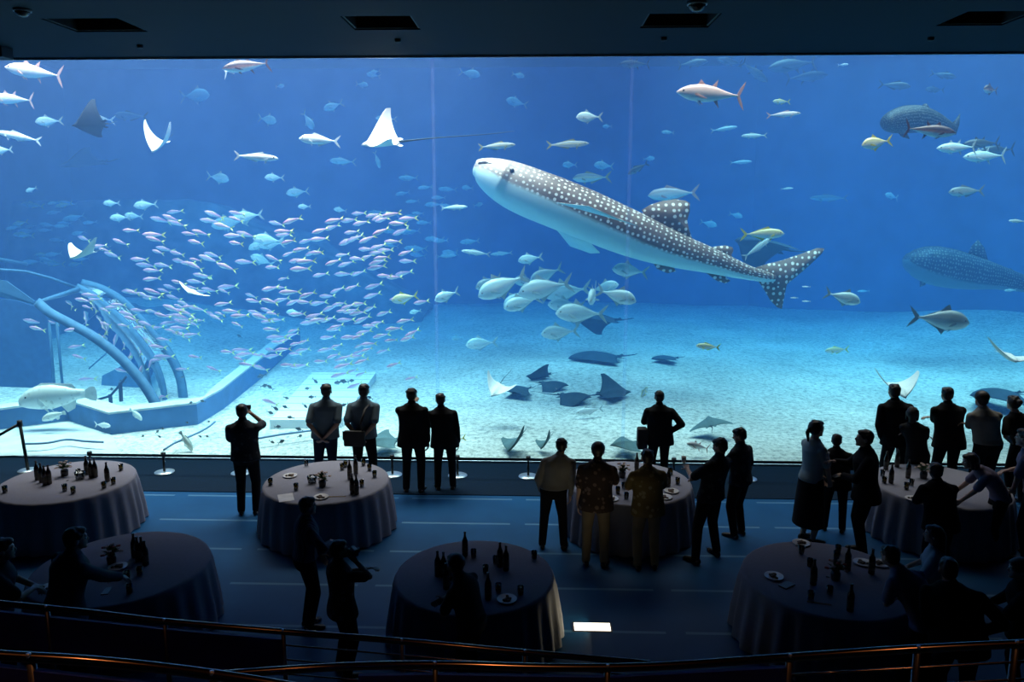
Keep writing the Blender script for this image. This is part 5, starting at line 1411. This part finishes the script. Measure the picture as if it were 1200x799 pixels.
# phones, napkins, chopsticks
m_paper = simple('white_paper', (.55, .56, .58), .8)
def flat(name, cat, label, px, py, w, d, h, m, rot, parts=()):
    t = thing(name, label, cat, at_z(px, py, TH+.0012), rot)
    bm = bmesh.new(); box(bm, (-w/2, -d/2, 0), (w/2, d/2, h), bevel=min(.003, h*.3)); obj(parts[0] if parts else 'sheet', bm, m, t)
    return t
flat('menu_sheet', 'paper', 'white sheet of paper on the second back table from the left', 335, 583, .21, .297, .002, m_paper, .4)
ph = flat('phone', 'phone', 'dark phone lying on the left front table', 125, 693, .075, .15, .010, m_camb, .2, ('phone_body',))
ph2 = flat('phone', 'phone', 'dark phone lying on the right front table beside the rim plate', 922, 686, .10, .17, .012, m_camb, -.9, ('phone_body',))
for k_, (px, py, a, lb) in enumerate(((960, 707, -.25, 'chopsticks on the right front table in front of the amber glass'), (395, 582, .1, 'chopsticks on the second back table from the left'))):
    t = thing('chopsticks', lb, 'chopsticks', at_z(px, py, TH+.0012), a)
    for s_ in (-1, 1):
        bm = bmesh.new(); tube(bm, [(-.12, s_*.008, .004), (.12, s_*.004, .004)], [.0038, .0025], 6); obj('stick', bm, simple('pale_wood', (.55, .40, .22), .6), t)
for i_, (px, py) in enumerate(((94, 561), (366, 566))):
    t = thing('ice_bucket', 'small glass ice bucket on the %s' % ('left back table' if i_ == 0 else 'second back table'), 'ice bucket', at_z(px, py, TH+.0012))
    bm = bmesh.new(); lathe(bm, [(.05, 0), (.06, .004), (.075, .11), (.071, .11), (.055, .01), (.001, .01)], 20, cap=False); obj('bowl', bm, m_glass, t, True)
    bm = bmesh.new(); r_ = random.Random(2)
    for k in range(14): bmesh.ops.create_cube(bm, size=.026, matrix=Matrix.Translation((r_.uniform(-.035, .035), r_.uniform(-.035, .035), .03+.005*k)) @ Euler((r_.random()*3, r_.random()*3, 0)).to_matrix().to_4x4())
    q = obj('ice', bm, simple('ice', (.85, .9, .92), .2), t); q['kind'] = 'stuff'

# ------------------------------------------------------------------ barrier along the window
BY = at_z(619, 559).y
bz = .02
m_post = simple('barrier_black', (.02, .02, .022), .4); m_disc = simple('barrier_base_steel', (.55, .60, .64), .3, metal=.7)
hh = at_y(619, 537, BY).z
nm = ['leftmost in the row, behind the left back table', 'second in the row, right of the left back table', 'behind the man with the camera', 'behind the leftmost man in a blue grey shirt', 'between the shoulder bag man and the suited pair',
      'beside the legs of the rightmost suited man', 'alone left of the pale grey shirt man', 'behind the dark floral shirt man', 'behind the right rim of the middle back table', 'behind the man looking up left', 'behind the ponytail woman', 'behind the tall suited man', 'near the right picture edge']
for i, px in enumerate((97, 186, 278, 371, 459, 536, 619, 702, 788, 873, 958, 1043, 1128)):
    p = at_z(px, 559)
    t = thing('barrier_post', 'low black barrier post, %s' % nm[i], 'barrier post', (p.x, BY, .012), 0, 'low barrier posts along the window')
    bm = bmesh.new(); lathe(bm, [(.17, 0), (.175, .004), (.172, .012), (.06, .022), (.022, .026)], 28); obj('base', bm, m_disc, t, True)
    bm = bmesh.new(); lathe(bm, [(.021, .0265), (.021, hh-.05)], 12); obj('post', bm, m_post, t, True)
    bm = bmesh.new(); lathe(bm, [(.03, hh-.0495), (.043, hh-.04), (.043, hh+.02), (.03, hh+.03)], 14); obj('belt_head', bm, m_post, t, True)
bm = bmesh.new(); x0_, x1_ = at_z(97, 559).x, 9.8
box(bm, (x0_+.05, BY-.055, hh-.03), (x1_, BY-.049, hh+.02))
tag(obj('barrier_belt', bm, m_post), 'long black belt of the low barrier running along the window', 'barrier belt')
# taller barrier at the left edge
q = at_z(33, 552)
t = thing('queue_stand', 'taller dark queue stand at the left picture edge beside the left back table', 'queue stand', (q.x, q.y, 0.012))
hz = at_y(26, 494, q.y).z
bm = bmesh.new(); lathe(bm, [(.17, 0), (.17, .01), (.04, .02)], 24); obj('base', bm, m_disc, t, True)
bm = bmesh.new(); tube(bm, [(0, 0, .02), (-.06, 0, hz-.02)], .028, 12); obj('post', bm, m_post, t, True)
bm = bmesh.new(); tube(bm, [(-.06, 0, hz-.1), (-.06, 0, hz+.01)], .045, 12); obj('belt_head', bm, m_post, t, True)
bm = bmesh.new(); e = at_y(-40, 526, q.y)-Vector((q.x, q.y, 0.012)); tube(bm, [(-.06, 0, hz-.05), (e.x*.5, 0, (hz+e.z)*.5-.05), (e.x, 0, e.z)], [(.025, .006)]*3, 6, side=Vector((0, 0, 1))); obj('belt', bm, m_post, t)
# ------------------------------------------------------------------ railings in front, floor light, warm lamps
m_rail = simple('brushed_bronze_rail', (.24, .17, .14), .16, metal=1.0, noise_amt=.05, scale=30)
m_railp = simple('rail_post_steel', (.16, .15, .16), .35, metal=.9)
m_panel = simple('navy_panel', (.02, .025, .22), .5)
def rail(name, label, pts, Y, r, posts=(), low=0.9, wires=(), panel=None, Y1=None):
    P = [at_y(x, y, Y+((Y1 or Y)-Y)*i/(len(pts)-1)) for i, (x, y) in enumerate(pts)]
    P = smooth_pts(P, 5)
    t = thing(name, label, 'railing', (P[0].x, P[0].y, P[0].z-low))
    O = t.location.copy()
    bm = bmesh.new(); tube(bm, [p-O for p in P], r, 14); obj('handrail', bm, m_rail, t, True)
    def on(px):
        for a, b in zip(P[:-1], P[1:]):
            ax = pix(a)[0]; bx2 = pix(b)[0]
            if ax <= px <= bx2: k = (px-ax)/(bx2-ax); return a+(b-a)*k
        return P[-1] if px > pix(P[-1])[0] else P[0]
    for px in posts:
        a = on(px); bm = bmesh.new(); tube(bm, [a-O-Vector((0, 0, r)), a-O-Vector((0, 0, low))], (.018), 10)
        po = obj('post', bm, m_railp, t, True)
        bm = bmesh.new(); tube(bm, [a-O+Vector((0, -.012, r*.4)), a-O+Vector((0, -.012, r*1.15))], .009, 8); obj('screw_cap', bm, simple('bright_cap', (.6, .6, .62), .3, metal=.8), po, True)
    for d, x0, x1 in wires:
        a, b = on(x0), on(x1); m_ = [a+(b-a)*k/4 for k in range(5)]
        bm = bmesh.new(); tube(bm, [p-O-Vector((0, 0, d)) for p in m_], .007, 8); obj('wire', bm, m_rail, t, True)
    for x0, x1, d0, d1 in (panel or ()):
        a, b = on(x0), on(x1)
        bm = bmesh.new()
        v = [bm.verts.new(p) for p in (a-O-Vector((0, -.012, d1)), b-O-Vector((0, -.012, d1)), b-O-Vector((0, -.012, d0)), a-O-Vector((0, -.012, d0)), a-O-Vector((0, .012, d1)), b-O-Vector((0, .012, d1)), b-O-Vector((0, .012, d0)), a-O-Vector((0, .012, d0)))]
        for f in ((0, 1, 2, 3), (7, 6, 5, 4), (0, 4, 5, 1), (1, 5, 6, 2), (2, 6, 7, 3), (3, 7, 4, 0)): bm.faces.new([v[i] for i in f])
        obj('panel', bm, m_panel, t)
    return t
def pix(p):
    q = RM.transposed() @ (Vector(p)-Vector((0, 0, CAM_H)))
    return (PCX-q.x/q.z*FPX, PCY+q.y/q.z*FPX)
rail('ramp_railing', 'dark bronze railing with navy panels descending from the left edge towards the middle', [(-60, 701), (0, 707), (100, 717), (193, 728), (332, 740), (470, 751), (600, 763), (762, 777)], 5.3, .024,
     posts=(55, 193, 332, 471, 615), low=1.0, wires=((.11, 332, 755), (.23, 332, 755), (.35, 332, 700)), panel=((-60, 192, .06, .36), (194, 331, .06, .36)))
rail('balcony_railing', 'dark bronze railing crossing the whole bottom of the view, highest at the right', [(262, 790), (400, 781), (520, 779), (640, 782), (760, 781), (900, 772), (1060, 761), (1200, 754), (1270, 750)], 3.7, .022,
     posts=(510, 712, 925, 1075, 1190), low=1.0, wires=((.10, 925, 1260), (.2, 925, 1260)), panel=((420, 508, .05, .5), (512, 710, .05, .5), (714, 923, .05, .5)))
rail('near_railing', 'bronze railing lit orange at the lower left corner, nearest the viewer', [(-60, 762), (0, 768), (100, 774), (200, 784), (300, 798), (380, 812)], 2.7, .021, posts=(36, 250), low=.8, panel=((-60, 380, .04, .5),))
# ramp and balcony slabs that carry the railings (hidden from this seat by the rails themselves)
for nm_, Y, z0, z1, xa, xb in (('floor_ramp', 5.3, 1.05, .62, -5.6, 1.6), ):
    a = at_y(-60, 701, 5.3); b_ = at_y(762, 777, 5.3)
    bm = bmesh.new()
    vs = []
    for dz in (-1.0, -1.12):
        vs.append([bm.verts.new(p) for p in (Vector((a.x-.3, 4.35, a.z+dz)), Vector((b_.x+.1, 4.35, b_.z+dz)), Vector((b_.x+.1, 5.36, b_.z+dz)), Vector((a.x-.3, 5.36, a.z+dz)))])
    bm.faces.new(vs[0]); bm.faces.new(vs[1][::-1])
    for i in range(4): bm.faces.new((vs[1][i], vs[1][(i+1) % 4], vs[0][(i+1) % 4], vs[0][i]))
    struct('floor_ramp', bm, m_kerb)
# the lit panel in the floor
p = at_z(694, 735)
t = thing('floor_light', 'bright white rectangular light set in the floor right of the middle front table', 'floor light', (p.x, p.y, 0))
w = 21/ppm(p); d = at_z(694, 731).y-at_z(694, 739.5).y
bm = bmesh.new(); box(bm, (-w-.02, -d/2-.02, .001), (w+.02, d/2+.02, .006)); obj('frame', bm, m_railp, t)
bm = bmesh.new(); box(bm, (-w, -d/2, .0065), (w, d/2, .012)); obj('diffuser', bm, simple('lit_diffuser', (.9, .9, .8), .5, emis=(1, .92, .72, 3.2)), t)
l = bpy.data.lights.new('floor_lamp_beam', 'AREA'); l.shape = 'RECTANGLE'; l.size = w*2; l.size_y = d; l.energy = 9; l.color = (1, .85, .5)
o = bpy.data.objects.new('floor_lamp_beam', l); C.objects.link(o); o.location = (p.x, p.y, .02); o.rotation_euler = (PI, R(-40), 0)
# small warm ceiling lamps behind and above the viewer
for i, (x, y, z, e) in enumerate(((-3.6, 1.4, 7.0, 4), (-.4, 1.2, 7.0, 4), (3.4, 1.4, 7.0, 4))):
    t = thing('ceiling_lamp', 'small warm downlight in the ceiling behind the viewer', 'ceiling lamp', (x, y, WT-.001), group='warm downlights behind the viewer')
    bm = bmesh.new(); lathe(bm, [(.10, -.07), (.11, -.07), (.115, 0), (.09, 0), (.09, -.06)], 20, cap=False); obj('housing', bm, m_black, t, True)
    l = bpy.data.lights.new('downlight', 'AREA'); l.shape = 'DISK'; l.size = .14; l.energy = e*1.5; l.color = (1, .38, .12); l.spread = R(62)
    lo = bpy.data.objects.new('downlight', l); C.objects.link(lo); lo.location = (x, y, WT-.09); lo.rotation_euler = (R(8), 0, 0)
